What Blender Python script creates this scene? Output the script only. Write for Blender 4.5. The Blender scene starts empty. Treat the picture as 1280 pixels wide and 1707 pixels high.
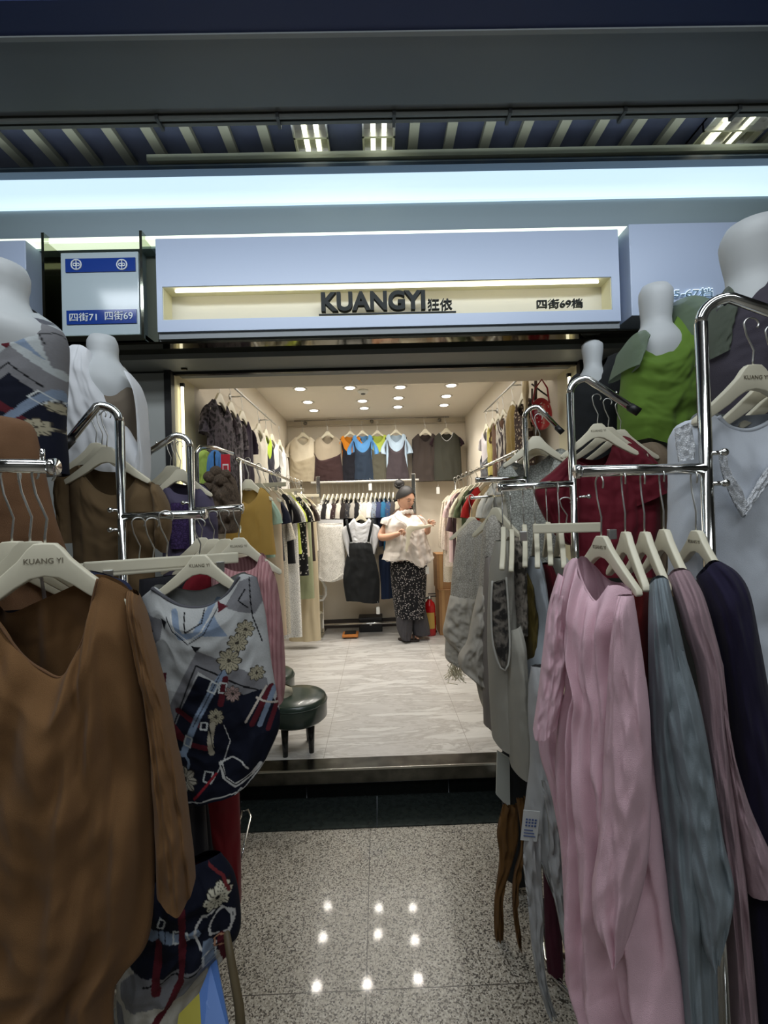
import bpy, bmesh, math, random
from mathutils import Vector, Matrix, noise, Euler
random.seed(7)
SC = bpy.context.scene
COL = SC.collection
R_ = math.radians
# ---------------- camera ----------------
FPX = 740.0
CAM = Vector((0, 0, 1.476))
ROT = Matrix.Rotation(R_(-.8), 3, 'Z') @ Matrix.Rotation(math.pi/2 + R_(.55), 3, 'X') @ Matrix.Rotation(R_(-1.7), 3, 'Z')
cd = bpy.data.cameras.new('camera'); cam = bpy.data.objects.new('camera', cd); COL.objects.link(cam)
cam.location = CAM; cam.rotation_euler = ROT.to_euler()
cd.sensor_fit = 'HORIZONTAL'; cd.sensor_width = 36; cd.lens = FPX/1280*36; cd.clip_start = .05
SC.camera = cam
# ---------------- exposure, world ----------------
SC.view_settings.view_transform = 'Standard'; SC.view_settings.look = 'None'
SC.view_settings.gamma = 1; SC.view_settings.use_curve_mapping = False
SC.view_settings.exposure = 0.0
wd = bpy.data.worlds.new('world'); SC.world = wd; wd.use_nodes = True
wd.node_tree.nodes['Background'].inputs[0].default_value = (.55, .62, .7, 1)
wd.node_tree.nodes['Background'].inputs[1].default_value = .12
# ---------------- lights ----------------
def area(name, loc, rot, sx, sy, power, col, spread=180):
    l = bpy.data.lights.new(name, 'AREA'); l.shape = 'RECTANGLE'; l.size = sx; l.size_y = sy
    l.energy = power; l.color = col; l.spread = R_(spread)
    o = bpy.data.objects.new(name, l); COL.objects.link(o); o.location = loc; o.rotation_euler = rot; return o
P_CORR, P_SPOT, P_COVE = 26, 17, 4
area('corridor_tube_light', (-.1, .55, 3.0), (0, 0, 0), 2.4, .35, P_CORR*.9, (.9, .96, 1))
area('added_fascia_fill', (0, 1.0, 2.97), (R_(62), 0, 0), 3.6, .12, 8, (.86, .93, 1), 100)  # unseen fill added to brighten the sign boxes and fascia
area('cove_uplight', (0, 1.98, 3.13), (R_(205), 0, 0), 4.4, .05, 3.2, (.9, .97, 1))
area('corridor_tube_light', (-.1, -1.1, 3.1), (0, 0, 0), 3.0, .5, P_CORR*1.2, (.9, .96, 1))
area('shop_ceiling_glow', (0, 3.6, 2.58), (0, 0, 0), 1.5, 2.6, 21, (1, .96, .9))
# ---------------- colour and mesh helpers ----------------
def s2l(c): c /= 255.; return c/12.92 if c <= .04045 else ((c+.055)/1.055)**2.4
def rgb(r, g, b, k=1): return (min(1, s2l(r)*k), min(1, s2l(g)*k), min(1, s2l(b)*k), 1)
class NT:
    def __init__(s, name):
        s.m = bpy.data.materials.new(name); s.m.use_nodes = True; s.t = s.m.node_tree; s.N = s.t.nodes
        s.b = s.N['Principled BSDF']
    def n(s, ty, **k):
        x = s.N.new(ty)
        for a, v in k.items(): setattr(x, a, v)
        return x
    def l(s, a, b): s.t.links.new(a, b)
    def tc(s): return s.n('ShaderNodeTexCoord').outputs['Object']
    def noise(s, vec, scale, detail=3, stretch=None):
        if stretch:
            m = s.n('ShaderNodeMapping'); m.inputs['Scale'].default_value = stretch; s.l(vec, m.inputs[0]); vec = m.outputs[0]
        x = s.n('ShaderNodeTexNoise'); x.inputs['Scale'].default_value = scale; x.inputs['Detail'].default_value = detail
        s.l(vec, x.inputs['Vector']); return x.outputs['Fac']
    def ramp(s, f, stops):
        r = s.n('ShaderNodeValToRGB'); e = r.color_ramp.elements
        while len(e) < len(stops): e.new(.5)
        for q, (p, c) in zip(e, stops): q.position = p; q.color = c
        s.l(f, r.inputs[0]); return r.outputs[0]
    def bump(s, h, st, dist=.01):
        b = s.n('ShaderNodeBump'); b.inputs['Strength'].default_value = st; b.inputs['Distance'].default_value = dist
        s.l(h, b.inputs['Height']); s.l(b.outputs[0], s.b.inputs['Normal'])
MC = {}
def plain(name, c, rough=.5, metal=0, coat=0, var=.0, vs=8):
    if name in MC: return MC[name]
    t = NT(name); t.b.inputs['Roughness'].default_value = rough; t.b.inputs['Metallic'].default_value = metal
    t.b.inputs['Base Color'].default_value = c; t.b.inputs['Coat Weight'].default_value = coat
    if var:
        f = t.noise(t.tc(), vs, 4); k = lambda q: tuple(min(1, x*q) for x in c[:3]) + (1,)
        t.l(t.ramp(f, [(.3, k(1-var)), (.7, k(1+var))]), t.b.inputs['Base Color'])
    MC[name] = t.m; return t.m
def emis(name, c, st):
    t = NT(name); t.b.inputs['Base Color'].default_value = (.8, .8, .8, 1); t.b.inputs['Emission Color'].default_value = c
    t.b.inputs['Emission Strength'].default_value = st; return t.m
def fabric(name, c, c2=None, rough=.9, weave=900, wr=.35, kind=None, alpha=1, sheen=.06):
    if name in MC: return MC[name]
    t = NT(name); co = t.tc(); t.b.inputs['Roughness'].default_value = rough
    t.b.inputs['Sheen Weight'].default_value = sheen; t.b.inputs['Specular IOR Level'].default_value = .25
    q = lambda k: tuple(min(1, x*k) for x in c[:3]) + (1,)
    if kind == 'floral':
        v = t.n('ShaderNodeTexVoronoi'); v.inputs['Scale'].default_value = 42; t.l(co, v.inputs['Vector'])
        col = t.ramp(v.outputs['Distance'], [(.0, c2), (.26, c2), (.34, c), (1, c)])
    elif kind == 'lace':
        v = t.n('ShaderNodeTexVoronoi'); v.feature = 'DISTANCE_TO_EDGE'; v.inputs['Scale'].default_value = 85; t.l(co, v.inputs['Vector'])
        col = t.ramp(v.outputs['Distance'], [(.0, c2 or q(.5)), (.12, c), (1, c)])
    elif kind == 'swirl':
        f = t.noise(co, 22, 5); col = t.ramp(f, [(.40, c), (.49, c2), (.53, c2), (.62, c)])
    elif kind == 'stripe':
        w = t.n('ShaderNodeTexWave'); w.inputs['Scale'].default_value = 28; w.inputs['Distortion'].default_value = 1.2; t.l(co, w.inputs['Vector'])
        col = t.ramp(w.outputs['Fac'], [(.3, c), (.8, c2)])
    elif kind == 'melange':
        f = t.noise(co, 420, 2, (1, 1, .25)); col = t.ramp(f, [(.35, c), (.65, c2 or q(.6))])
    else:
        f = t.noise(co, 9, 5, (1, 1, .5)); col = t.ramp(f, [(.3, q(.94)), (.7, q(1.05))])
    t.l(col, t.b.inputs['Base Color'])
    a = t.noise(co, 14, 5, (1, 1, .55)); b = t.noise(co, weave, 1)
    if kind == 'lace':
        t.bump(v.outputs['Distance'], .5, .006)
    else:
        mx = t.n('ShaderNodeMath', operation='MULTIPLY_ADD'); t.l(a, mx.inputs[0]); mx.inputs[1].default_value = 1.6; t.l(b, mx.inputs[2]); t.bump(mx.outputs[0], wr, .004)
    if alpha < 1:
        t.b.inputs['Alpha'].default_value = alpha
    MC[name] = t.m; return t.m
def painted(name, rough=.85):
    t = NT(name); a = t.n('ShaderNodeAttribute'); a.attribute_name = 'Print'; co = t.tc()
    t.l(a.outputs['Color'], t.b.inputs['Base Color']); t.b.inputs['Roughness'].default_value = rough
    t.bump(t.noise(co, 40, 6, (1, 1, .35)), .35, .004); t.b.inputs['Specular IOR Level'].default_value = .2; return t.m

ORG = {}
def thing(name, label, cat, loc=(0, 0, 0), group=None):
    o = bpy.data.objects.new(name, None); o.empty_display_size = .05; COL.objects.link(o); o.location = loc
    o['label'] = label; o['category'] = cat
    if group: o['group'] = group
    ORG[o.name] = Vector(loc); return o
def tag(o, label=None, cat=None, group=None, kind=None):
    if label: o['label'] = label
    if cat: o['category'] = cat
    if group: o['group'] = group
    if kind: o['kind'] = kind
    return o
def mk(name, vs, fs, mat, parent=None, smooth=True, org=None):
    if parent is not None: w = ORG[parent.name]
    else:
        w = Vector(org) if org is not None else (Vector((sum(v[0] for v in vs)/len(vs), sum(v[1] for v in vs)/len(vs), min(v[2] for v in vs))))
    me = bpy.data.meshes.new(name); me.from_pydata([tuple(Vector(v)-w) for v in vs], [], fs)
    mats = mat if isinstance(mat, (list, tuple)) else [mat]
    for q in mats: me.materials.append(q)
    if smooth: me.polygons.foreach_set('use_smooth', [True]*len(me.polygons))
    me.update()
    o = bpy.data.objects.new(name, me); COL.objects.link(o)
    if parent is not None: o.parent = parent
    else: o.location = w
    ORG[o.name] = w; return o
class MB:
    def __init__(s): s.v = []; s.f = []
    def add(s, vs, fs):
        k = len(s.v); s.v += [Vector(v) for v in vs]; s.f += [tuple(i+k for i in f) for f in fs]; return s
    def box(s, x0, x1, y0, y1, z0, z1, bev=0):
        if bev <= 0:
            v = [(x, y, z) for z in (z0, z1) for y in (y0, y1) for x in (x0, x1)]
            return s.add(v, [(0, 2, 3, 1), (4, 5, 7, 6), (0, 1, 5, 4), (2, 6, 7, 3), (0, 4, 6, 2), (1, 3, 7, 5)])
        bm = bmesh.new(); bmesh.ops.create_cube(bm, size=1)
        for v in bm.verts: v.co = Vector(((x0+x1)/2+v.co.x*(x1-x0), (y0+y1)/2+v.co.y*(y1-y0), (z0+z1)/2+v.co.z*(z1-z0)))
        bmesh.ops.bevel(bm, geom=bm.edges[:], offset=bev, segments=2, affect='EDGES', profile=.6)
        bm.verts.index_update(); r = s.add([v.co.copy() for v in bm.verts], [tuple(v.index for v in f.verts) for f in bm.faces]); bm.free(); return r
    def tube(s, pts, r, n=10, cap=True, sq=1.0, closed=False):
        pts = [Vector(p) for p in pts]; rs = r if isinstance(r, (list, tuple)) else [r]*len(pts)
        k0 = len(s.v); prev = None; N = len(pts)
        for i, p in enumerate(pts):
            if closed: d = pts[(i+1) % N]-pts[i-1]
            else: d = pts[min(i+1, N-1)]-pts[max(i-1, 0)]
            d.normalize()
            if prev is None:
                u = d.cross(Vector((0, 0, 1)))
                if u.length < .05: u = d.cross(Vector((0, 1, 0)))
                u.normalize()
            else:
                u = prev-d*prev.dot(d); u.normalize()
            prev = u; w = d.cross(u)
            for j in range(n):
                a = 2*math.pi*j/n; s.v.append(p+u*math.cos(a)*rs[i]+w*math.sin(a)*rs[i]*sq)
        for i in range(N if closed else N-1):
            for j in range(n):
                a, b = k0+i*n+j, k0+i*n+(j+1) % n; i2 = (i+1) % N; c, d2 = k0+i2*n+(j+1) % n, k0+i2*n+j; s.f.append((a, b, c, d2))
        if cap and not closed:
            s.f.append(tuple(k0+j for j in range(n))[::-1]); s.f.append(tuple(k0+(N-1)*n+j for j in range(n)))
        return s
    def ball(s, c, r, nu=12, nv=8, sc=(1, 1, 1)):
        vs = [(c[0], c[1], c[2]+r*sc[2])]; fs = []
        for i in range(1, nv):
            t = math.pi*i/nv
            for j in range(nu):
                a = 2*math.pi*j/nu; vs.append((c[0]+r*sc[0]*math.sin(t)*math.cos(a), c[1]+r*sc[1]*math.sin(t)*math.sin(a), c[2]+r*sc[2]*math.cos(t)))
        vs.append((c[0], c[1], c[2]-r*sc[2])); L = len(vs)-1
        for j in range(nu):
            fs.append((0, 1+j, 1+(j+1) % nu)); fs.append((L, L-nu+(j+1) % nu, L-nu+j))
        for i in range(nv-2):
            for j in range(nu):
                a = 1+i*nu+j; b = 1+i*nu+(j+1) % nu; fs.append((a, a+nu, b+nu, b))
        return s.add(vs, fs)
    def lathe(s, c, prof, n=24, axis='Z'):
        vs = []; fs = []
        for r, z in prof:
            for j in range(n):
                a = 2*math.pi*j/n
                q = (r*math.cos(a), r*math.sin(a), z)
                if axis == 'Y': q = (q[0], q[2], q[1])
                if axis == 'X': q = (q[2], q[0], q[1])
                vs.append((c[0]+q[0], c[1]+q[1], c[2]+q[2]))
        for i in range(len(prof)-1):
            for j in range(n): fs.append((i*n+j, i*n+(j+1) % n, (i+1)*n+(j+1) % n, (i+1)*n+j))
        fs.append(tuple(range(n))[::-1]); fs.append(tuple((len(prof)-1)*n+j for j in range(n)))
        return s.add(vs, fs)
    def prism(s, poly, y0, y1, m=None):
        n = len(poly); vs = [(x, y0, z) for x, z in poly]+[(x, y1, z) for x, z in poly]
        if m: vs = [m @ Vector(v) for v in vs]
        fs = [tuple(range(n)), tuple(range(2*n-1, n-1, -1))]+[(i, i+n, (i+1) % n+n, (i+1) % n) for i in range(n)]
        return s.add(vs, fs)
    def xf(s, m): s.v = [m @ v for v in s.v]; return s
    def build(s, name, mat, parent=None, smooth=False, org=None):
        return mk(name, s.v, s.f, mat, parent, smooth, org)
def struct(o): o['kind'] = 'structure'; return o
def W(px, py, Y):
    r = ROT @ Vector(((px-640)/FPX, (853.5-py)/FPX, -1)); return CAM+r*(Y/r.y)
def text(s, size, loc, mat, name, parent=None, depth=.004, rot=(math.pi/2, 0, 0), bold=0, sx=1, align='LEFT'):
    cu = bpy.data.curves.new('t', 'FONT'); cu.body = s; cu.size = size; cu.extrude = depth; cu.offset = bold; cu.align_x = align
    o = bpy.data.objects.new('t', cu); COL.objects.link(o); bpy.context.view_layer.update()
    me = bpy.data.meshes.new_from_object(o.evaluated_get(bpy.context.evaluated_depsgraph_get()))
    bpy.data.objects.remove(o)
    M = Matrix.Translation(loc) @ Euler(rot).to_matrix().to_4x4() @ Matrix.Diagonal((sx, 1, 1, 1))
    vs = [M @ v.co for v in me.vertices]; fs = [tuple(p.vertices) for p in me.polygons]
    bpy.data.meshes.remove(me)
    return mk(name, vs, fs, mat, parent, False)
# ---------------- shared materials ----------------
CHROME = plain('chrome', (.78, .78, .76, 1), .12, 1)
STEEL = plain('brushed_steel', (.62, .62, .6, 1), .32, 1)
MIRROR = plain('dark_mirror_steel', (.17, .16, .12, 1), .07, 1)
BLK = plain('black_plastic', rgb(22, 22, 24), .45)
WHITE = plain('white_plastic', rgb(225, 226, 222), .5)
CREAM = plain('cream_hanger_plastic', rgb(214, 208, 186), .42, var=.06, vs=6)
WALLP = plain('warm_white_paint', rgb(222, 213, 196), .8, var=.03, vs=3)
GREYW = plain('grey_wall_panel', rgb(150, 153, 150), .6, var=.05, vs=2)
# ---------------- the setting ----------------
def granite():
    t = NT('speckled_granite'); co = t.tc()
    v = t.n('ShaderNodeTexVoronoi'); v.inputs['Scale'].default_value = 230; t.l(co, v.inputs['Vector'])
    sp = t.n('ShaderNodeSeparateColor'); t.l(v.outputs['Color'], sp.inputs[0])
    col = t.ramp(sp.outputs[0], [(0, rgb(52, 48, 44)), (.2, rgb(92, 86, 78)), (.34, rgb(150, 144, 132)), (.75, rgb(178, 172, 160)), (1, rgb(200, 196, 186))])
    sx = t.n('ShaderNodeSeparateXYZ'); t.l(co, sx.inputs[0])
    def joint(sock, off):
        a = t.n('ShaderNodeMath', operation='ADD'); t.l(sock, a.inputs[0]); a.inputs[1].default_value = off
        b = t.n('ShaderNodeMath', operation='PINGPONG'); t.l(a.outputs[0], b.inputs[0]); b.inputs[1].default_value = .4
        c = t.n('ShaderNodeMath', operation='LESS_THAN'); t.l(b.outputs[0], c.inputs[0]); c.inputs[1].default_value = .0015; return c.outputs[0]
    m = t.n('ShaderNodeMath', operation='MAXIMUM'); t.l(joint(sx.outputs[0], 8.08), m.inputs[0]); t.l(joint(sx.outputs[1], 9.0), m.inputs[1])
    mx = t.n('ShaderNodeMix', data_type='RGBA'); t.l(m.outputs[0], mx.inputs[0]); t.l(col, mx.inputs[6]); mx.inputs[7].default_value = rgb(70, 66, 60)
    t.l(mx.outputs[2], t.b.inputs['Base Color']); t.b.inputs['Roughness'].default_value = .3; t.b.inputs['Specular IOR Level'].default_value = .3; t.b.inputs['Coat Weight'].default_value = .25; t.b.inputs['Coat Roughness'].default_value = .05; return t.m
def marble():
    t = NT('veined_marble_tile'); co = t.tc()
    mp = t.n('ShaderNodeMapping'); mp.inputs['Rotation'].default_value = (0, 0, R_(-24)); mp.inputs['Scale'].default_value = (.7, 3.2, 1); t.l(co, mp.inputs[0])
    nz = t.n('ShaderNodeTexNoise'); nz.inputs['Scale'].default_value = 2.6; nz.inputs['Detail'].default_value = 8; nz.inputs['Roughness'].default_value = .68; nz.inputs['Distortion'].default_value = .8
    t.l(mp.outputs[0], nz.inputs['Vector'])
    col = t.ramp(nz.outputs['Fac'], [(.28, rgb(168, 164, 160)), (.43, rgb(198, 195, 191)), (.47, rgb(174, 170, 165)), (.52, rgb(206, 204, 200)), (.7, rgb(220, 218, 214))])
    sx = t.n('ShaderNodeSeparateXYZ'); t.l(co, sx.inputs[0])
    outs = []
    for k, off in ((0, 8.33), (1, 8.0)):
        a = t.n('ShaderNodeMath', operation='ADD'); t.l(sx.outputs[k], a.inputs[0]); a.inputs[1].default_value = off
        b = t.n('ShaderNodeMath', operation='PINGPONG'); t.l(a.outputs[0], b.inputs[0]); b.inputs[1].default_value = .4
        c = t.n('ShaderNodeMath', operation='LESS_THAN'); t.l(b.outputs[0], c.inputs[0]); c.inputs[1].default_value = .0012; outs.append(c.outputs[0])
    m = t.n('ShaderNodeMath', operation='MAXIMUM'); t.l(outs[0], m.inputs[0]); t.l(outs[1], m.inputs[1])
    mx = t.n('ShaderNodeMix', data_type='RGBA'); t.l(m.outputs[0], mx.inputs[0]); t.l(col, mx.inputs[6]); mx.inputs[7].default_value = rgb(140, 134, 126)
    t.l(mx.outputs[2], t.b.inputs['Base Color']); t.b.inputs['Roughness'].default_value = .28; return t.m
XL, XR, YF, YB, ZF, ZC = -1.03, 1.06, 2.30, 5.22, .186, 2.62
struct(MB().box(-3, 3, -2.6, 2.12, -.1, 0).build('floor', granite(), org=(0, 0, 0)))
DG = plain('dark_granite_tile', rgb(44, 50, 48), .14, var=.25, vs=40)
b = MB()
for x0, x1 in ((-3, -.76), (-.757, -.05), (-.047, .58), (.583, 3)): b.box(x0, x1, 2.122, 2.36, -.1, .004)
struct(b.build('floor_threshold', DG, org=(0, 0, 0)))
b = MB()
for x0, x1 in ((-3, -.42), (-.417, .33), (.333, 3)): b.box(x0, x1, 2.36, 2.5, 0, .11)
struct(b.build('trim_1', plain('black_riser_tile', rgb(26, 30, 28), .12), org=(0, 0, 0)))
struct(MB().box(-1.06, 1.08, 2.295, 2.40, .11, .187, .004).build('trim_2', plain('worn_steel_nosing', (.10, .10, .09, 1), .25, 1, var=.4, vs=14)))
struct(MB().box(-1.06, 1.08, 2.291, 2.297, .178, .189, .001).build('trim_18', plain('bright_edge_strip', (.5, .5, .46, 1), .25, 1)))
struct(MB().box(XL-.1, XR+.1, 2.40, YB+.1, .05, ZF).build('floor_shop', marble(), org=(0, 0, 0)))
struct(MB().box(XL-.1, XL, 2.55, YB, .1, ZC).build('wall_left', WALLP))
struct(MB().box(XR, XR+.1, 2.55, YB, .1, ZC).build('wall_right', WALLP))
struct(MB().box(XL-.1, XR+.1, YB, YB+.1, .1, ZC+.1).build('wall_back', WALLP))
struct(MB().box(XL-.1, XR+.1, 2.62, YB, ZC, ZC+.1).build('ceiling_shop', plain('ceiling_paint', rgb(226, 219, 205), .85)))
struct(MB().box(XL-.1, XR+.1, 2.30, 2.62, 2.255, 2.9).build('ceiling_bulkhead', WALLP))
struct(MB().box(XL, XR, YB-.02, YB, ZC-.07, ZC-.055).build('trim_3', plain('cornice_strip', rgb(190, 180, 162), .7)))  # thin beige strip, darker than the wall paint, below the ceiling
struct(MB().box(XL, XR, YB-.015, YB, ZF, ZF+.10).build('baseboard_back', plain('dark_skirting', rgb(70, 62, 58), .4)))
# cream reveal returns that hold the light tubes
for s, x0, x1 in (('left', XL-.1, XL+.0), ('right', XR-.0, XR+.1)):
    struct(MB().box(x0, x1, 2.30, 2.55, .19, 2.255).build('wall_reveal_'+s, plain('cream_reveal', rgb(226, 218, 186), .6)))
struct(MB().box(XL-.035, XL-.0, 2.26, 2.30, .19, 2.26).build('trim_4', BLK))
struct(MB().box(XR, XR+.035, 2.26, 2.30, .19, 2.26).build('trim_5', BLK))
# shopfront piers
struct(MB().box(-2.6, XL-.035, 2.27, 2.42, 0, 2.24).build('wall_front_left', GREYW))
struct(MB().box(XR+.035, 2.6, 2.27, 2.42, 0, 2.24).build('wall_front_right', plain('dark_pier_panel', rgb(60, 60, 58), .3)))
# mirror soffit and roller-shutter slot over the opening
b = MB(); b.box(-1.45, 1.4, 1.99, 2.14, 2.275, 2.285); b.box(-1.45, 1.4, 2.17, 2.30, 2.262, 2.275)
struct(b.build('trim_6', MIRROR))
b = MB(); b.box(-1.45, 1.4, 2.14, 2.17, 2.30, 2.32); b.box(-1.45, 1.4, 2.12, 2.14, 2.268, 2.30); b.box(-1.45, 1.4, 2.29, 2.315, 2.235, 2.26)
struct(b.build('trim_7', plain('black_shutter_slot', rgb(18, 16, 14), .25)))
# fascia above the signs
FAS = plain('grey_fascia_panel', rgb(150, 166, 176), .42, .0)
b = MB(); b.box(-2.6, 2.6, 2.10, 2.2, 2.80, 2.965); struct(b.build('wall_fascia', FAS))
b = MB(); b.box(-2.6, 2.6, 2.11, 2.4, 2.25, 2.80); struct(b.build('wall_fascia_lower', plain('fascia_backing', rgb(130, 134, 132), .5)))
o = MB().box(-2.6, 2.6, 2.085, 2.2, 2.967, 3.10).build('glowing_cove_face', emis('lit_cove_face_glow', (.63, .85, 1, 1), 1.0))  # face lit by cove tubes; its brightness is put in as emission
tag(o, 'long bluish white cove face with added glow running across the fascia above the signs', 'light')
b = MB(); b.box(-2.6, 2.6, 2.04, 2.2, 3.10, 3.115); b.box(-2.6, 2.6, 2.06, 2.2, 3.128, 3.14)
struct(b.build('trim_8', plain('blue_grey_edge', rgb(70, 88, 110), .3)))
struct(MB().box(-2.6, 2.6, 2.05, 2.2, 3.115, 3.128).build('trim_9', plain('pale_edge', rgb(150, 165, 180), .3)))
struct(MB().box(-1.02, 2.6, 2.05, 2.2, 3.15, 3.18).build('trim_10', plain('pale_yellow_edge', rgb(190, 196, 176), .4)))
# slatted corridor ceiling
struct(MB().box(-3, 3, 1.2, 2.6, 3.262, 3.3).build('ceiling', plain('navy_ceiling_panel', rgb(66, 72, 90), .25, var=.25, vs=4), org=(0, 0, 0)))
b = MB(); x = -2.9
while x < 2.9:
    if not (-.36 < x+.02 < .12): b.box(x, x+.045, 1.6, 2.2, 3.235, 3.262)
    x += .172
struct(b.build('trim_11', plain('ceiling_rib', rgb(120, 122, 108), .5), org=(0, 0, 0)))
BG = plain('beam_grey', rgb(92, 98, 100), .45, var=.06, vs=1.5)
struct(MB().box(-3, 3, 1.392, 1.63, 3.0, 3.26).build('trim_12', BG))
b = MB(); b.box(-3, 3, 1.63, 1.655, 3.005, 3.26); b.box(-3, 3, 1.662, 1.672, 2.99, 3.26); b.box(-3, 3, 1.69, 1.705, 2.998, 3.26)
struct(b.build('trim_13', plain('beam_track', rgb(90, 92, 88), .4)))
b = MB(); b.box(-3, 3, 1.655, 1.69, 3.03, 3.26)
for x in (-.79, -.34, .1, .54, .98, 1.42): b.box(x, x+.012, 1.655, 1.71, 2.985, 3.03)
struct(b.build('trim_14', plain('dark_track_gap', rgb(40, 42, 42), .4)))
struct(MB().box(-3, 3, 1.378, 1.392, 2.995, 3.2).build('trim_15', plain('beam_pale_lip', rgb(118, 122, 122), .4)))
struct(MB().box(-3, 3, 1.285, 1.378, 3.0, 3.2).build('trim_16', plain('navy_beam_band', rgb(16, 34, 78), .6)))
struct(MB().box(-3, 3, -2.6, 1.285, 3.2, 3.3).build('ceiling_corridor', plain('dim_ceiling', rgb(90, 90, 90), .7), org=(0, 0, 0)))
struct(MB().box(-3, 3, -2.7, -2.6, 0, 3.3).build('wall_behind', plain('opposite_shopfront', rgb(120, 118, 112), .7), org=(0, -2.6, 0)))
struct(MB().box(-3.1, -3, -2.6, 2.5, 0, 3.3).build('wall_corridor_left', plain('opposite_shopfront', rgb(120, 118, 112), .7)))
struct(MB().box(3, 3.1, -2.6, 2.5, 0, 3.3).build('wall_corridor_right', plain('opposite_shopfront', rgb(120, 118, 112), .7)))
# louvred tube lamps in the corridor ceiling
TUBE = emis('fluorescent_tube', (1, 1, .72, 1), 2.2)
def lamp(x0, lab, x1=None, y0=1.62, y1=2.2):
    x1 = x1 or x0+.16
    r = thing('louvre_lamp', lab, 'ceiling light', ((x0+x1)/2, 1.9, 3.23), 'louvred tube lamps in the corridor ceiling')
    MB().box(x0, x1, y0, y1, 3.25, 3.262).build('reflector', plain('lamp_reflector', (.5, .5, .48, 1), .2, 1), r)
    for k in (.33, .67):
        MB().tube([(x0+(x1-x0)*k, y0+.02, 3.238), (x0+(x1-x0)*k, y1-.02, 3.238)], .011, 8).build('tube', TUBE, r)
    b = MB()
    for k in range(5): b.box(x0, x1, y0+.05+k*.115, y0+.06+k*.115, 3.215, 3.25)
    b.box(x0, x0+.008, y0, y1, 3.215, 3.26); b.box(x1-.008, x1, y0, y1, 3.215, 3.26)
    b.build('louvre', STEEL, r)
lamp(-.335, 'left louvred tube lamp in the slatted ceiling above the shop name')
lamp(-.02, 'middle louvred tube lamp in the slatted ceiling, partly mirrored', .13)
lamp(1.56, 'louvred tube lamp in the slatted ceiling at the far right edge', 1.85)

# shop sign boxes
SIGNB = plain('sign_box_blue_white', rgb(176, 190, 214), .35)
r = thing('shop_sign', 'pale blue sign box with a lit cream recess over the shop, reading KUANGYI', 'sign', (.085, 2.0, 2.30))
sx0, sx1, sz0, sz1, sy = -.955, 1.122, 2.325, 2.742, 1.98
rx0, rx1, rz0, rz1 = -.93, 1.085, 2.378, 2.527
b = MB(); b.box(sx0, sx1, sy, 2.11, rz1, sz1); b.box(sx0, sx1, sy, 2.11, sz0, rz0); b.box(sx0, rx0, sy, 2.11, rz0, rz1); b.box(rx1, sx1, sy, 2.11, rz0, rz1)
b.build('sign_body', SIGNB, r)
b = MB(); b.box(sx0, sx1, sy+.012, 2.11, 2.297, sz0); b.build('sign_underside', plain('sign_grey_bottom', rgb(120, 126, 130), .4), r)
RC = plain('recess_cream', rgb(204, 200, 184), .6)
b = MB(); b.box(rx0, rx1, sy+.085, sy+.09, rz0, rz1); b.build('recess_back', RC, r)
b = MB(); b.box(rx0, rx1, sy+.004, sy+.085, rz1-.003, rz1+.001); b.box(rx0, rx1, sy+.004, sy+.085, rz0-.001, rz0+.003); b.box(rx0-.001, rx0+.003, sy+.004, sy+.085, rz0, rz1); b.box(rx1-.003, rx1+.001, sy+.004, sy+.085, rz0, rz1)
b.build('recess_lining', plain('recess_lining', rgb(226, 222, 190), .5), r)
b = MB(); b.tube([(rx0+.05, sy+.02, rz1-.012), (rx1-.05, sy+.02, rz1-.012)], .006, 6); b.build('light_tube', emis('warm_led', (1, .95, .8, 1), 4), r)
LET = plain('black_letter_acrylic', rgb(26, 32, 32), .7)
def fit(o, x0, x1, z0, z1):
    me = o.data; xs = [v.co.x for v in me.vertices]; zs = [v.co.z for v in me.vertices]; w = ORG[o.name]
    a, b_ = min(xs), max(xs); c, d = min(zs), max(zs)
    for v in me.vertices: v.co.x = x0-w.x+(v.co.x-a)/(b_-a)*(x1-x0); v.co.z = z0-w.z+(v.co.z-c)/(d-c)*(z1-z0)
    return o
def px2(o, p0, p1, Y):     # corners in the picture -> real extents on the plane Y
    a, c = W(*p0, Y), W(*p1, Y); return fit(o, a.x, c.x, a.z, c.z)
px2(text('KUANGYI', .1, (0, sy+.02, 2.4), LET, 'letters', r, .012, bold=.0035), (536, 521), (708, 485), sy+.02)
px2(text('狂依', .06, (0, sy+.02, 2.4), LET, 'chinese_letters', r, .008), (713, 518), (753, 498), sy+.02)
px2(text('四街69档', .06, (0, sy+.02, 2.4), LET, 'stall_number', r, .006), (895, 515), (970, 498), sy+.02)
a = W(532, 522, sy+.02); c = W(759, 517, sy+.02)
MB().box(a.x, c.x, sy+.005, sy+.03, 2.384, 2.391).build('underline_bar', LET, r)
o = MB().box(-2.6, 2.6, 2.0, 2.05, 2.752, 2.768).build('light_strip', emis('green_white_led', (.86, 1, .72, 1), 1.1)); tag(o, 'thin greenish white light strip along the top of the sign boxes', 'light')
b = MB(); b.box(-2.6, 2.6, 2.05, 2.11, 2.742, 2.80); struct(b.build('trim_17', FAS))
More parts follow.
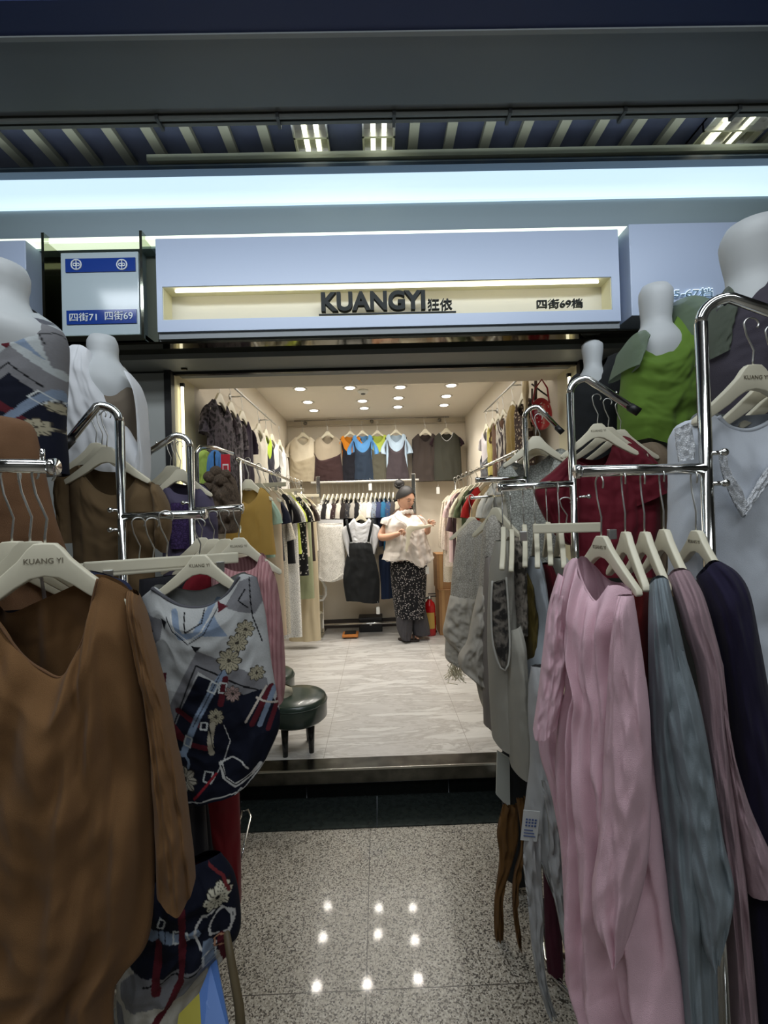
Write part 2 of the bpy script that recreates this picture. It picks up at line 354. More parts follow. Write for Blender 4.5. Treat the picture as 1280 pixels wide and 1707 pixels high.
# neighbours' sign boxes
r = thing('neighbour_sign', 'pale blue sign box of the next stall at right, reading 65-67档', 'sign', (1.8, 2.0, 2.3))
MB().box(1.155, 2.55, 1.95, 2.1, 2.335, 2.745, .003).build('sign_body', SIGNB, r)
px2(text('65-67档', .06, (0, 1.945, 2.4), emis('backlit_letters', (.75, .92, 1, 1), 1.0), 'letters', r, .003), (1112, 496), (1188, 479), 1.943)
px2(text('65-67档', .06, (0, 1.94, 2.4), plain('letter_face_blue', rgb(120, 145, 165), .5), 'letter_faces', r, .003), (1113, 496), (1188, 480), 1.937)
r = thing('corner_sign', 'pale blue sign box corner cut by the left edge of the photo', 'sign', (-2, 2, 2.3))
MB().box(-2.5, -1.52, 1.97, 2.1, 2.28, 2.742, .003).build('sign_body', SIGNB, r)
# mirrored niche with the stall-number panel
r = thing('direction_sign', 'glass panel sign with two blue bands reading 四街71 and 四街69', 'sign', (-1.2, 2.0, 2.3))
y = 2.02; n0, n1 = W(84, 480, y), W(248, 480, y); zt = W(160, 405, y).z; zb = W(160, 566, y).z
MB().box(n0.x, n1.x, 2.10, 2.11, zb, zt).build('niche_back', MIRROR, r)
b = MB()
for xx in (n0.x, n1.x-.012): b.box(xx, xx+.012, 1.97, 2.11, zb-.02, zt+.02)
b.box(n0.x, n1.x, 1.98, 2.11, zb-.025, zb); b.build('frame', plain('polished_frame', (.5, .52, .42, 1), .08, 1), r)
MB().box(n0.x+.012, n1.x-.012, 2.0, 2.10, zt-.012, zt).build('top_light', emis('niche_led', (.86, 1, .72, 1), .9), r)
p0, p1 = W(105, 561, 2.0), W(231, 420, 2.0)
MB().box(p0.x, p1.x, 1.995, 2.03, p0.z, p1.z, .004).build('panel', plain('frosted_panel', rgb(176, 190, 196), .12), r)
BLU = plain('sign_blue', rgb(32, 62, 140), .12)
for k, (a, c) in enumerate((((109, 454), (225, 429)), ((111, 541), (227, 515)))):
    u, v = W(*a, 1.99), W(*c, 1.99); MB().box(u.x, v.x, 1.990, 1.994, u.z, v.z).build('blue_band', BLU, r)
LW = plain('sign_white_lettering', rgb(220, 226, 230), .4)
px2(text('四街71', .05, (0, 1.988, 2.4), LW, 'letters', r, .001), (116, 536), (161, 521), 1.988)
px2(text('四街69', .05, (0, 1.988, 2.4), LW, 'letters', r, .001), (175, 534), (221, 518), 1.988)
for px in (127, 203):
    c = W(px, 441, 1.988); b = MB(); b.tube([(c.x+.022*math.cos(i*math.pi/10), 1.988, c.z+.022*math.sin(i*math.pi/10)) for i in range(20)], .003, 6, closed=True)
    b.box(c.x-.0015, c.x+.0015, 1.986, 1.989, c.z-.019, c.z+.019)
    for q in (-1, 1): b.tube([(c.x+q*.0075+.0065*math.cos(i*math.pi/5), 1.988, c.z+.006*math.sin(i*math.pi/5)) for i in range(10)], .0022, 5, closed=True)
    b.build('emblem', LW, r)
# shutter lock and key box on the soffit
o = MB().box(-.035, .085, 2.215, 2.225, 2.262, 2.288, .004).build('shutter_lock_plate', plain('lock_plate_grey', rgb(90, 80, 76), .3)); tag(o, 'small grey lock plate in the middle of the shutter slot', 'lock')
c = W(307, 607, 2.24)
r = thing('padlock', 'small brass padlock hanging at the top left corner of the opening', 'padlock', c)
MB().box(c.x-.014, c.x+.014, 2.232, 2.248, c.z-.03, c.z, .003).build('lock_body', plain('dark_brass', rgb(50, 44, 30), .3, .8), r)
MB().tube([(c.x+.009*math.cos(a), 2.24, c.z+.014+.012*math.sin(a)) for a in [R_(k) for k in range(-60, 241, 30)]], .003, 6).build('shackle', CHROME, r)
# vertical light tubes in the reveal
LED = emis('warm_tube_light', (1, .94, .7, 1), 3.2)
for s, x, lab in ((1, XL+.018, 'vertical warm light tube on the left side of the opening'), (-1, XR-.018, 'vertical warm light tube on the right side of the opening')):
    r = thing('tube_light', lab, 'light', (x, 2.36, .6))
    MB().tube([(x, 2.35, .9), (x, 2.35, 2.19)], .008, 8).build('tube', LED, r)
    MB().box(x-.01, x+.01, 2.345, 2.36, 2.19, 2.21).build('end_cap', BLK, r)
# downlights
DL = emis('downlight_face', (1, .97, .88, 1), 7)
RING = plain('downlight_ring', rgb(205, 200, 190), .4)
spots = [(500, 648), (513, 670), (523, 684), (583, 646), (604, 668), (607, 680), (667, 645), (664, 663), (663, 678), (752, 642), (744, 660), (740, 675)]
colname = ['leftmost column', 'second column from the left', 'third column from the left', 'rightmost column']; rown = ['nearest', 'middle', 'farthest']
for i, (px, py) in enumerate(spots):
    rr = ROT @ Vector(((px-640)/FPX, (853.5-py)/FPX, -1)); q = CAM+rr*((ZC-1.476)/rr.z)
    r = thing('downlight', 'round recessed downlight, %s in the %s' % (rown[i % 3], colname[i//3]), 'downlight', (q.x, q.y, ZC), 'round recessed downlights in the shop ceiling')
    MB().lathe((q.x, q.y, 0), [(.062, ZC-.001), (.06, ZC-.006), (.042, ZC-.004), (.042, ZC-.001)], 24).build('ring', RING, r, True)
    MB().lathe((q.x, q.y, 0), [(.04, ZC-.001), (.04, ZC-.007)], 20).build('lens', DL, r)
    l = bpy.data.lights.new('downlight_beam', 'SPOT'); l.energy = P_SPOT; l.color = (1, .94, .85); l.spot_size = R_(120); l.spot_blend = .8; l.shadow_soft_size = .04
    lo = bpy.data.objects.new('downlight_beam', l); COL.objects.link(lo); lo.location = (q.x, q.y, ZC-.02)
rr = ROT @ Vector(((605-640)/FPX, (853.5-651)/FPX, -1)); q = CAM+rr*((ZC-1.476)/rr.z)
r = thing('smoke_detector', 'small round smoke detector among the ceiling downlights', 'smoke detector', (q.x, q.y, ZC))
MB().lathe((q.x, q.y, 0), [(.05, ZC), (.05, ZC-.012), (.03, ZC-.03)], 20).build('detector_base', WHITE, r, True)
MB().lathe((q.x, q.y, 0), [(.022, ZC-.03), (.018, ZC-.036)], 16).build('sensor', plain('sensor_grey', rgb(70, 66, 60), .5), r)
# ---------------- cloth builder ----------------
class PL:      # upright plane through a point, turned by yaw; coordinates are picture coordinates of the garment outline
    def __init__(s, px, Y, yaw=0, py=860):
        s.o = W(px, py, Y); a = R_(yaw); s.yaw = a; s.d = Vector((math.cos(a), math.sin(a), 0)); s.n = Vector((math.sin(a), -math.cos(a), 0)); s.u = 1
    def at(s, p):
        r = ROT @ Vector(((p[0]-640)/FPX, (853.5-p[1])/FPX, -1)); return CAM+r*((s.o-CAM).dot(s.n)/r.dot(s.n))
class LP:      # upright plane in metres: x to the right, z downwards from the origin
    def __init__(s, o, yaw=0):
        s.o = Vector(o); s.yaw = yaw; s.d = Vector((math.cos(yaw), math.sin(yaw), 0)); s.n = Vector((math.sin(yaw), -math.cos(yaw), 0))
    def at(s, p): return s.o+s.d*p[0]-Vector((0, 0, p[1]))
def curve(pts, n, smooth=True):
    pts = [Vector((p[0], p[1])) for p in pts]
    if smooth and len(pts) > 2:
        q = []
        for i in range(len(pts)-1):
            p0, p1, p2, p3 = pts[max(i-1, 0)], pts[i], pts[i+1], pts[min(i+2, len(pts)-1)]
            for k in range(8):
                t = k/8; q.append(.5*((2*p1)+(p2-p0)*t+(2*p0-5*p1+4*p2-p3)*t*t+(3*p1-p0-3*p2+p3)*t**3))
        q.append(pts[-1]); pts = q
    d = [0]
    for a, b in zip(pts, pts[1:]): d.append(d[-1]+(b-a).length)
    out = []; j = 0
    for i in range(n+1):
        t = d[-1]*i/n
        while j < len(d)-2 and d[j+1] < t: j += 1
        s = 0 if d[j+1] == d[j] else (t-d[j])/(d[j+1]-d[j]); out.append(pts[j].lerp(pts[j+1], min(1, max(0, s))))
    return out
def cloth(name, parent, mat, pl, L, Rr, T=(), B=(), TB=None, t=.03, nu=36, nv=44, fold=(5, .006), wr=.004, seed=0, ts=.12, paint=None, hem=0, pw=.6, label=None):
    Lc, Rc = curve(L, nv), curve(Rr, nv); Bc = curve([L[-1]]+list(B)+[Rr[-1]], nu)
    Tf = curve([L[0]]+list(T)+[Rr[0]], nu); Tb = curve([L[0]]+list(T if TB is None else TB)+[Rr[0]], nu)
    vs = []; pc = []
    def sheet(Tc, sg):
        idx = []
        for j in range(nv+1):
            v = j/nv; row = []
            rt = .3+.7*min(1, (v/ts if ts > 0 else 1))**.7
            for i in range(nu+1):
                s = i/nu
                if sg < 0 and i in (0, nu): row.append(front[j][i]); continue
                p = (1-s)*Lc[j]+s*Rc[j]+(1-v)*Tc[i]+v*Bc[i]-((1-s)*(1-v)*L0+s*(1-v)*R0+(1-s)*v*L1+s*v*R1)
                pr = max(0, 1-(2*s-1)**2)**pw
                nz = noise.noise(Vector((s*2.2, v*1.6, seed*3.7+sg)))
                f = fold[1]*(.25+.75*v)*(.45*math.sin(2*math.pi*(fold[0]*.8*s+1.1*nz+seed*.37+(0 if sg > 0 else .3)))+1.5*noise.noise(Vector((s*fold[0]*1.3+nz*.8, v*1.3, seed*1.9+sg*4))))
                f += fold[1]*.7*noise.noise(Vector((s*fold[0]*2.2+v*2.5, v*4-s*2, seed*5.1+sg)))
                k = Vector((s*5+seed, v*9, sg*5+seed))
                f += wr*(noise.noise(k)*1.0+noise.noise(k*2.3)*.4+(1-2*abs(noise.noise(Vector((s*3+v*4, v*5-s*3, seed)))))*.6)
                e = min(1, pr*1.6)
                w = pl.at(p)+pl.n*(sg*t*rt*pr+f*e*min(1, rt*1.2))
                if hem and j == nv: w.z += hem*math.sin(s*40+seed)*e
                row.append(len(vs)); vs.append(w); pc.append(p)
            idx.append(row)
        return idx
    L0, R0, L1, R1 = Lc[0], Rc[0], Lc[-1], Rc[-1]
    front = sheet(Tf, 1); back = sheet(Tb, -1); fs = []
    for j in range(nv):
        for i in range(nu):
            fs.append((front[j][i], front[j+1][i], front[j+1][i+1], front[j][i+1]))
            fs.append((back[j][i], back[j][i+1], back[j+1][i+1], back[j+1][i]))
    o = mk(name, vs, fs, mat, parent, True, org=None if parent is not None else vs[front[0][nu//2]])
    if paint:
        ca = o.data.color_attributes.new('Print', 'FLOAT_COLOR', 'POINT')
        buf = []
        for p in pc: buf += paint(p.x, p.y)
        ca.data.foreach_set('color', buf)
    if label: o['label'] = label
    return o
def band(name, parent, mat, pl, pts, w=.006, off=.004, sq=.5, n=30):   # piping / neckline trim along a curve
    q = curve(pts, n); b = MB(); b.tube([pl.at(p)+pl.n*off for p in q], w, 6, True, sq); return b.build(name, mat, parent, True)
# ---------------- print painter ----------------
class Art:
    def __init__(s, base, sc, ox, oy): s.base = base; s.sc = sc; s.o = (ox, oy); s.it = []
    def c(s, p): return (s.o[0]+p[0]/s.sc, s.o[1]+p[1]/s.sc)
    def poly(s, col, *p):
        p = [s.c(a) for a in p]; xs = [a[0] for a in p]; ys = [a[1] for a in p]
        s.it.append(('p', col, p, min(xs), max(xs), min(ys), max(ys))); return s
    def st(s, col, w, *p):
        p = [s.c(a) for a in p]; w = w/s.sc/2; xs = [a[0] for a in p]; ys = [a[1] for a in p]
        s.it.append(('s', col, p, min(xs)-w, max(xs)+w, min(ys)-w, max(ys)+w, w)); return s
    def ring(s, col, w, c, r): return s.st(col, w, *[(c[0]+r*math.cos(i*.45), c[1]+r*math.sin(i*.45)) for i in range(15)])
    def buckle(s, c, a=0, w=30, h=44, col=(200, 205, 205)):
        ca, sa = math.cos(a), math.sin(a); q = [(c[0]+x*ca-y*sa, c[1]+x*sa+y*ca) for x, y in ((-w/2, -h/2), (w/2, -h/2), (w/2, h/2), (-w/2, h/2), (-w/2, -h/2))]
        return s.st(col, 7, *q)
    def flower(s, c, r, a=(165, 158, 135), b=(60, 55, 48)):
        q = s.c(c); r = r/s.sc; s.it.append(('f', a, q, q[0]-r, q[0]+r, q[1]-r, q[1]+r, r, b)); return s
    def __call__(s, x, y):
        c = s.base(x, y) if callable(s.base) else s.base
        for it in s.it:
            if x < it[3] or x > it[4] or y < it[5] or y > it[6]: continue
            if it[0] == 'p':
                P = it[2]; ins = False; j = len(P)-1
                for i in range(len(P)):
                    if (P[i][1] > y) != (P[j][1] > y) and x < (P[j][0]-P[i][0])*(y-P[i][1])/(P[j][1]-P[i][1])+P[i][0]: ins = not ins
                    j = i
                if ins: c = it[1]
            elif it[0] == 's':
                P = it[2]
                for a, b in zip(P, P[1:]):
                    dx, dy = b[0]-a[0], b[1]-a[1]; l = dx*dx+dy*dy
                    t = 0 if l == 0 else max(0, min(1, ((x-a[0])*dx+(y-a[1])*dy)/l))
                    if (a[0]+t*dx-x)**2+(a[1]+t*dy-y)**2 < it[7]**2: c = it[1]; break
            else:
                dx, dy = x-it[2][0], y-it[2][1]; d = math.hypot(dx, dy)/it[7]; an = math.atan2(dy, dx)
                e = .72+.28*abs(math.cos(an*4))
                if d < e: c = it[8] if (d < .16 or abs(math.sin(an*8)) < .28 or d > e-.1) else it[1]
        k = .93+.1*noise.noise(Vector((x*.5, y*.5, 0)))
        return [s2l(c[0])*k, s2l(c[1])*k, s2l(c[2])*k, 1]
GRY, NAV, MAR, PBL, BK, WHT = (122, 122, 126), (16, 20, 36), (88, 28, 38), (126, 142, 164), (22, 22, 26), (200, 200, 198)
tee = Art((180, 182, 182), 2.667, 0, 900)
tee.poly(GRY, (620, 260), (680, 330), (745, 345), (730, 430), (690, 460), (640, 380)).poly(GRY, (1010, 290), (1070, 180), (1150, 150), (1180, 250), (1140, 320), (1080, 310))
tee.st(BK, 6, (1095, 215), (1070, 260), (1110, 290)).st(BK, 5, (640, 290), (690, 400)).st(BK, 5, (1110, 165), (1130, 330), (1170, 440))
tee.poly(MAR, (975, 265), (1025, 285), (985, 310)).poly(BK, (735, 335), (765, 350), (750, 385)).poly(PBL, (965, 320), (1030, 410), (900, 410))
tee.st(PBL, 26, (790, 310), (825, 415), (890, 405), (930, 330), (955, 275)).st(BK, 4, (760, 330), (790, 390), (860, 445), (930, 400), (980, 290)).st(WHT, 4, (775, 320), (800, 385), (860, 432), (920, 390), (965, 290))
tee.st(BK, 6, (835, 315), (850, 395), (915, 355), (920, 300)).poly(BK, (875, 450), (915, 455), (895, 480))
tee.poly(GRY, (900, 470), (1190, 600), (1200, 640), (1160, 700), (1100, 680), (905, 560), (830, 720), (790, 830), (750, 760), (830, 600))
tee.st(BK, 7, (790, 800), (895, 535), (1180, 660))
tee.poly(NAV, (905, 575), (1100, 660), (1200, 640), (1260, 800), (1260, 1300), (700, 1300), (770, 870), (835, 710))
tee.poly(MAR, (715, 590), (758, 572), (748, 740), (860, 870), (765, 830)).st(MAR, 26, (810, 735), (900, 790)).st(MAR, 24, (760, 830), (870, 880), (945, 890))
tee.st(PBL, 30, (1020, 560), (965, 640), (900, 760), (858, 860), (832, 925)).st(NAV, 4, (1005, 560), (880, 800)).st(MAR, 26, (1022, 590), (1000, 700))
tee.buckle((968, 628), .4).buckle((1010, 630), .1).buckle((855, 868), .3).buckle((928, 795), .1, 26, 30).buckle((945, 1015), .2, 34, 46).buckle((1087, 1076), .7, 26, 34)
tee.flower((1100, 385), 42).flower((1070, 440), 45).flower((1035, 515), 56).flower((1150, 575), 36).flower((1052, 655), 38, (165, 140, 135)).flower((980, 755), 38)
tee.st((165, 158, 140), 26, (965, 790), (955, 850), (960, 910)).st(BK, 4, (950, 800), (970, 900)).st(WHT, 4, (1015, 790), (1040, 860), (1010, 950), (960, 1040))
tee.st((190, 180, 170), 10, (1190, 635), (1108, 775)).st(MAR, 24, (1208, 640), (1135, 785)).st(PBL, 22, (1222, 650), (1165, 795)).st(MAR, 20, (1245, 680), (1200, 815)).st((190, 180, 170), 8, (1150, 680), (1245, 720))
tee.ring(PBL, 12, (812, 965), 46).flower((835, 1040), 66, (180, 175, 160), (40, 38, 40)).st(WHT, 18, (1000, 955), (1015, 1010), (1065, 1040), (1130, 1005), (1165, 970)).st(BK, 5, (1003, 965), (1025, 1015), (1070, 1038), (1130, 1002)).st(WHT, 7, (1005, 950), (1050, 925), (1095, 938), (1120, 970))
tee.st((150, 40, 50), 10, (880, 1120), (930, 1060), (980, 1000)).st(WHT, 5, (820, 1152), (960, 1110), (1100, 1060), (1190, 960), (1245, 840)).st(WHT, 5, (1130, 1030), (1210, 940), (1235, 870))
trs = Art(NAV, 2.667, 0, 1280)
trs.poly((186, 182, 172), (600, 830), (940, 740), (1060, 740), (980, 1139), (500, 1139), (500, 880)).poly(GRY, (640, 815), (940, 735), (960, 800), (850, 880), (600, 960), (560, 900)).st(BK, 7, (690, 830), (860, 770), (960, 745))
trs.st(PBL, 38, (670, 670), (740, 640), (905, 620)).st(NAV, 4, (745, 622), (750, 660)).st(NAV, 4, (775, 618), (780, 655)).buckle((845, 625), 1.57, 44, 60).ring(WHT, 9, (972, 620), 72).ring(WHT, 8, (1005, 610), 48)
trs.flower((988, 500), 58, (200, 196, 176), (25, 22, 25)).st((110, 40, 44), 9, (940, 390), (1000, 440), (1030, 500)).buckle((757, 590), .3, 24, 34)
trs.st(MAR, 28, (852, 520), (850, 790), (790, 920), (655, 1065)).st(MAR, 36, (748, 670), (745, 850)).st(MAR, 34, (1000, 670), (1005, 770), (1030, 860))
trs.st(PBL, 36, (950, 665), (957, 850)).buckle((955, 742), 0, 40, 60).buckle((995, 690), 0, 40, 50, (200, 150, 120)).st(GRY, 50, (560, 1000), (640, 1060), (600, 1139))
man = Art((176, 182, 184), 3.765, 0, 350)
man.st((88, 90, 98), 46, (-40, 570), (100, 660), (220, 720), (330, 735)).poly(GRY, (300, 740), (420, 760), (420, 1000), (380, 1020), (350, 880)).st(BK, 7, (390, 790), (340, 830), (360, 880))
man.poly(PBL, (180, 730), (360, 975), (240, 900), (160, 890), (0, 760), (0, 640), (100, 790), (200, 860)).st(PBL, 28, (10, 690), (110, 820), (220, 870)).st(BK, 6, (40, 660), (80, 750), (200, 800), (150, 710))
man.st(WHT, 6, (30, 760), (150, 880), (240, 890), (265, 850)).poly(MAR, (180, 900), (225, 900), (240, 960), (200, 940))
man.poly(GRY, (-40, 1180), (230, 930), (440, 1110), (440, 1500), (-40, 1500)).st(BK, 8, (90, 1180), (225, 1030), (350, 1140)).poly(NAV, (120, 1200), (230, 1090), (330, 1180), (440, 1180), (440, 1700), (60, 1700), (60, 1300))
man.st(MAR, 46, (50, 1180), (230, 1310), (330, 1420)).st(PBL, 40, (400, 1150), (340, 1215), (260, 1310), (120, 1460)).buckle((342, 1208), .7, 56, 56).buckle((200, 1380), .7, 50, 50).flower((330, 1390), 60).flower((390, 1250), 40).st(MAR, 16, (60, 1240), (300, 1560))
PM = painted('printed_scarf_cloth')
# ---------------- hangers ----------------
def hanger_mesh():
    top = [(0, 0), (.018, -.001), (.029, -.010), (.044, -.028), (.075, -.054), (.11, -.080), (.145, -.104), (.168, -.119)]
    bot = [(.172, -.131), (.163, -.136), (.14, -.126), (.105, -.108), (.073, -.090), (.048, -.073), (.024, -.060), (0, -.056)]
    poly = top+bot[:-1]; poly = poly+[(-x, z) for x, z in [bot[-1]]+poly[:0:-1]] if 0 else top+bot+[(-x, z) for x, z in bot[-2::-1]]+[(-x, z) for x, z in top[:0:-1]]
    bm = bmesh.new()
    f = [bm.verts.new((x, -.008, z)) for x, z in poly]; g = [bm.verts.new((x, .008, z)) for x, z in poly]; n = len(poly)
    # triangulate as quad strip between top and bottom
    def strip(v, rev):
        T = len(top); Bn = len(bot)
        for side in (1, -1):
            if side == 1: a = [v[i] for i in range(T)]; b = [v[T+Bn-1-i] for i in range(Bn)]
            else: a = [v[0]]+[v[-i] for i in range(1, T)]; b = [v[T+Bn-1+i] for i in range(Bn)]
            for i in range(T-1):
                q = [a[i], a[i+1], b[i+1], b[i]]
                if (side == 1) == rev: q = q[::-1]
                bm.faces.new(q)
    strip(f, False); strip(g, True)
    for i in range(n): bm.faces.new((f[i], g[i], g[(i+1) % n], f[(i+1) % n])[::-1])
    bmesh.ops.recalc_face_normals(bm, faces=bm.faces[:])
    ed = [e for e in bm.edges if len(e.link_faces) == 2 and e.calc_face_angle(0) > .9]
    bmesh.ops.bevel(bm, geom=ed, offset=.003, segments=2, affect='EDGES', profile=.6)
    for v in bm.verts: v.co.x *= .86
    for v in bm.verts: v.co.y += -.008*(abs(v.co.x)/.17)**2+.002
    bm.verts.index_update(); r = ([v.co.copy() for v in bm.verts], [tuple(v.index for v in q.verts) for q in bm.faces]); bm.free(); return r
def hook_pts(h=.115, r=.017, lean=.012):
    p = [(0, 0, -.004), (0, 0, .01), (lean*.3, 0, h*.35), (-lean, 0, h*.72), (-r*.9, 0, h-.012)]
    return p+[(r*math.cos(a), 0, h+r*math.sin(a)) for a in [R_(k) for k in range(180, -50, -22)]]
GH = 'cream hangers on the racks'
hv, hf = hanger_mesh()
HP = thing('coat_hanger', 'x', 'hanger', (0, 0, 0)); HB = mk('shoulder_bar', hv, hf, CREAM, HP, True)
HK = MB().tube(hook_pts(), .0021, 7).build('hook', STEEL, HP, True)
cu_t = text('KUANG YI', .0125, (0, -.0068, -.034), plain('hanger_print', rgb(120, 112, 95), .5), 'printed_name', HP, .0003, align='CENTER')
HCH = [HB, HK]; HFIRST = [True]
def hanger(pos, yaw, label, group=GH, sc=1, name_print=False, hs=1, kind=None):
    if HFIRST[0] and name_print: o = HP; HFIRST[0] = False
    else:
        o = HP.copy(); COL.objects.link(o)
        for ch in HCH+([cu_t] if name_print else []):
            c = ch.copy(); COL.objects.link(c); c.parent = o
            if ch is HK: c.scale.z = hs
    o.location = pos; o.rotation_euler = (0, 0, yaw); o.scale = (sc, sc, sc)
    o['label'] = label; o['group'] = group; ORG[o.name] = Vector(pos); return o
def clip_hanger(pos, yaw, label, L=.4, hs=1, group='long barred skirt hangers'):
    o = thing('skirt_hanger', label, 'hanger', pos, group); o.rotation_euler = (0, 0, yaw)
    w = ORG[o.name]
    b = MB().box(-L/2, L/2, -.006, .006, -.03, 0, .004); b.v = [v+w for v in b.v]; b.build('bar', CREAM, o)
    b = MB().tube([(x, y, z*hs) for x, y, z in hook_pts()], .002, 6); b.v = [v+w for v in b.v]; b.build('hook', STEEL, o, True)
    b = MB()
    for x in (-.13, .13):
        b = MB(); b.box(x-.011, x+.011, -.011, .011, -.052, -.022, .002); b.v = [v+w for v in b.v]; b.build('clip', STEEL, o)
    return o
# ---------------- chrome display racks ----------------
def arcp(c, r, a0, a1, d, n=8):  # arc in the vertical plane along direction d
    return [Vector(c)+Vector(d)*(r*math.cos(R_(a0+(a1-a0)*i/n)))+Vector((0, 0, r*math.sin(R_(a0+(a1-a0)*i/n)))) for i in range(n+1)]
def rack(label, px, Y, ytop, arm, armend, ybar, bar0, bar1, r=.0135, base=True, knobs=(), foot=None):
    p = W(px, 860, Y); zt = W(px, ytop, Y).z
    o = thing('display_rack', label, 'clothes rack', (p.x, p.y, 0), 'chrome display racks in front of the shop')
    ae = Vector(armend); d = Vector((ae.x-p.x, ae.y-p.y, 0)); ln = d.length; d.normalize(); rr = .045
    pts = [Vector((p.x, p.y, .02)), Vector((p.x, p.y, zt-rr-.02))]+arcp((p.x+d.x*rr, p.y+d.y*rr, zt-rr), rr, 180, 75, d)+[ae]
    MB().tube([Vector((p.x, p.y, .02)), Vector((p.x, p.y, zt-rr))], r, 14).build('pole', CHROME, o, True)
    MB().tube(arcp((p.x+d.x*rr, p.y+d.y*rr, zt-rr), rr, 180, 75, d)+[ae], r*.9, 14).build('face_out_arm', CHROME, o, True)
    e = (ae-(Vector((p.x, p.y, zt))+d*rr)).normalized()
    MB().tube([ae-e*.015, ae+e*.02], r*1.05, 12).build('arm_tip', BLK, o, True)
    n = max(3, int(ln/.05)); b = MB()
    for k in range(2, n):
        q = (Vector((p.x, p.y, zt-.004))+d*rr).lerp(ae, k/n); b.tube([q+Vector((0, 0, r)), q+Vector((0, 0, r+.014))], .003, 6)
    b.build('stop_pin', CHROME, o, True)
    a, c = Vector(bar0), Vector(bar1)
    MB().tube([a, c], r*.95, 14).build('cross_bar', CHROME, o, True)
    b = MB(); f = (c-a).normalized(); far = a if (a-Vector((p.x, p.y, a.z))).length > (c-Vector((p.x, p.y, c.z))).length else c; sg = -1 if far is a else 1
    b.tube([far-f*sg*.004, far+f*sg*.006], r*1.15, 12); b.build('bar_end_cap', CHROME, o, True)
    for kx, ky in knobs:
        q = W(kx, ky, Y-.015); k = MB(); k.tube([q+Vector((.022 if px > 640 else -.022, 0, 0)), q+Vector((0, .012, 0))], .005, 8); k.ball(q+Vector((.026 if px > 640 else -.022, -.002, 0)), .009, 12, 8); k.build('lock_knob', CHROME, o, True)
    if base:
        b = MB(); s = 1 if px > 640 else -1
        b.lathe((p.x, p.y, 0), [(.11, 0), (.11, .01), (.02, .03)], 24); b.build('foot', CHROME, o, True)
    return o
# ---------------- foreground: racks ----------------
def Wd(px, py, Y): return tuple(W(px, py, Y))
r = thing('display_rack', 'chrome rail with capped end at the far left edge, carrying the rust-brown blouse', 'clothes rack', Wd(-75, 1900, .8), 'chrome display racks in front of the shop')
a, c = W(-75, 775, .8), W(88, 778, .8)
MB().tube([a, c], .0125, 14).build('rail', CHROME, r, True); MB().tube([c-Vector((.004, 0, 0)), c+Vector((.006, 0, 0))], .015, 12).build('rail_end_cap', CHROME, r, True)
MB().tube([c+Vector((-.018, 0, .01)), c+Vector((-.018, 0, .032))], .004, 8).build('stop_pin', CHROME, r, True)
MB().tube([(a.x, a.y, .02), (a.x, a.y, a.z+.3)], .0135, 12).build('pole', CHROME, r, True)
MB().tube([(a.x, a.y-.3, .016), (a.x, a.y+.3, .016)], .014, 8).build('foot', CHROME, r, True)
rack('chrome rack with a slanted arm holding the olive-brown knit top at left', 203, 1.35, 678, 0, W(113, 738, 1.30), 0, W(205, 861, 1.35), W(340, 857, 1.35), knobs=((197, 850), (197, 883)))
rack('chrome rack with a slanted arm holding the purple top at left, behind the taller one', 320, 1.75, 726, 0, W(243, 757, 1.72), 0, W(320, 851, 1.75), W(403, 846, 1.75), knobs=((315, 838),))
rack('big chrome rack at right holding the white lace-trimmed shirt', 1180, .93, 503, 0, W(1330, 535, .88), 0, W(1176, 781, .93), W(963, 786, .93), r=.0125, knobs=((1185, 755), (1187, 806)))
rack('chrome rack at right with three hangers on its arm in front of the black mannequin', 957, 1.5, 634, 0, W(1056, 682, 1.45), 0, W(957, 806, 1.5), W(832, 813, 1.5), knobs=((968, 828),))
rack('slim chrome rack at right nearest the shop, its arm in front of the red bag', 880, 1.95, 680, 0, W(932, 716, 1.9), 0, W(880, 797, 1.95), W(795, 800, 1.95), r=.012)

def garm(name, label, cat, pl, at, group=None): return thing(name, label, cat, tuple(pl.at(at)), group)
# ---- mannequins ----
MAN = plain('mannequin_fibreglass', rgb(184, 188, 190), .55)
def mann(label, rows, Y, cap=True):
    c = W((rows[0][1]+rows[0][2])/2, rows[0][0], Y); r = thing('mannequin', label, 'mannequin', (c.x, c.y, 0))
    P = [curve([(q[k], q[0]) for q in rows], 26) for k in (1, 2)]; vs = []; fs = []; n = 24
    rat = curve([(i, q[3]*100) for i, q in enumerate(rows)], 26)
    for j in range(27):
        py = (P[0][j].y+P[1][j].y)/2; A = W(P[0][j].x, P[0][j].y, Y); B = W(P[1][j].x, P[1][j].y, Y); cc = (A+B)/2; rx = (B-A).length/2; ry = rx*rat[j].y/100
        ax = (B-A).normalized()
        for i in range(n):
            t = 2*math.pi*i/n; vs.append(cc+ax*(rx*math.cos(t))+Vector((0, ry*math.sin(t), .0)))
    for j in range(26):
        for i in range(n): fs.append((j*n+i, (j+1)*n+i, (j+1)*n+(i+1) % n, j*n+(i+1) % n))
    top = Vector((0, 0, 0))
    for i in range(n): top += vs[i]
    vs.append(top/n+Vector((0, 0, .006))); k = len(vs)-1
    for i in range(n): fs.append((k, i, (i+1) % n))
    fs.append(tuple(26*n+i for i in range(n))[::-1]); mk('torso', vs, fs, MAN, r, True)
    zb = vs[26*n].z
    MB().tube([(c.x, c.y, .02), (c.x, c.y, zb+.02)], .014, 12).build('stand_pole', STEEL, r, True)
    MB().lathe((c.x, c.y, 0), [(.15, 0), (.15, .008), (.03, .02)], 24).build('stand_base', STEEL, r, True); return r
mann('headless white mannequin at the left edge in the belt-print top', [(444, -38, 36, 1), (462, -44, 42, 1), (500, -42, 40, 1), (530, -75, 62, .8), (560, -110, 98, .5), (620, -110, 95, .6), (700, -95, 84, .7), (790, -100, 92, .7)], 1.2)
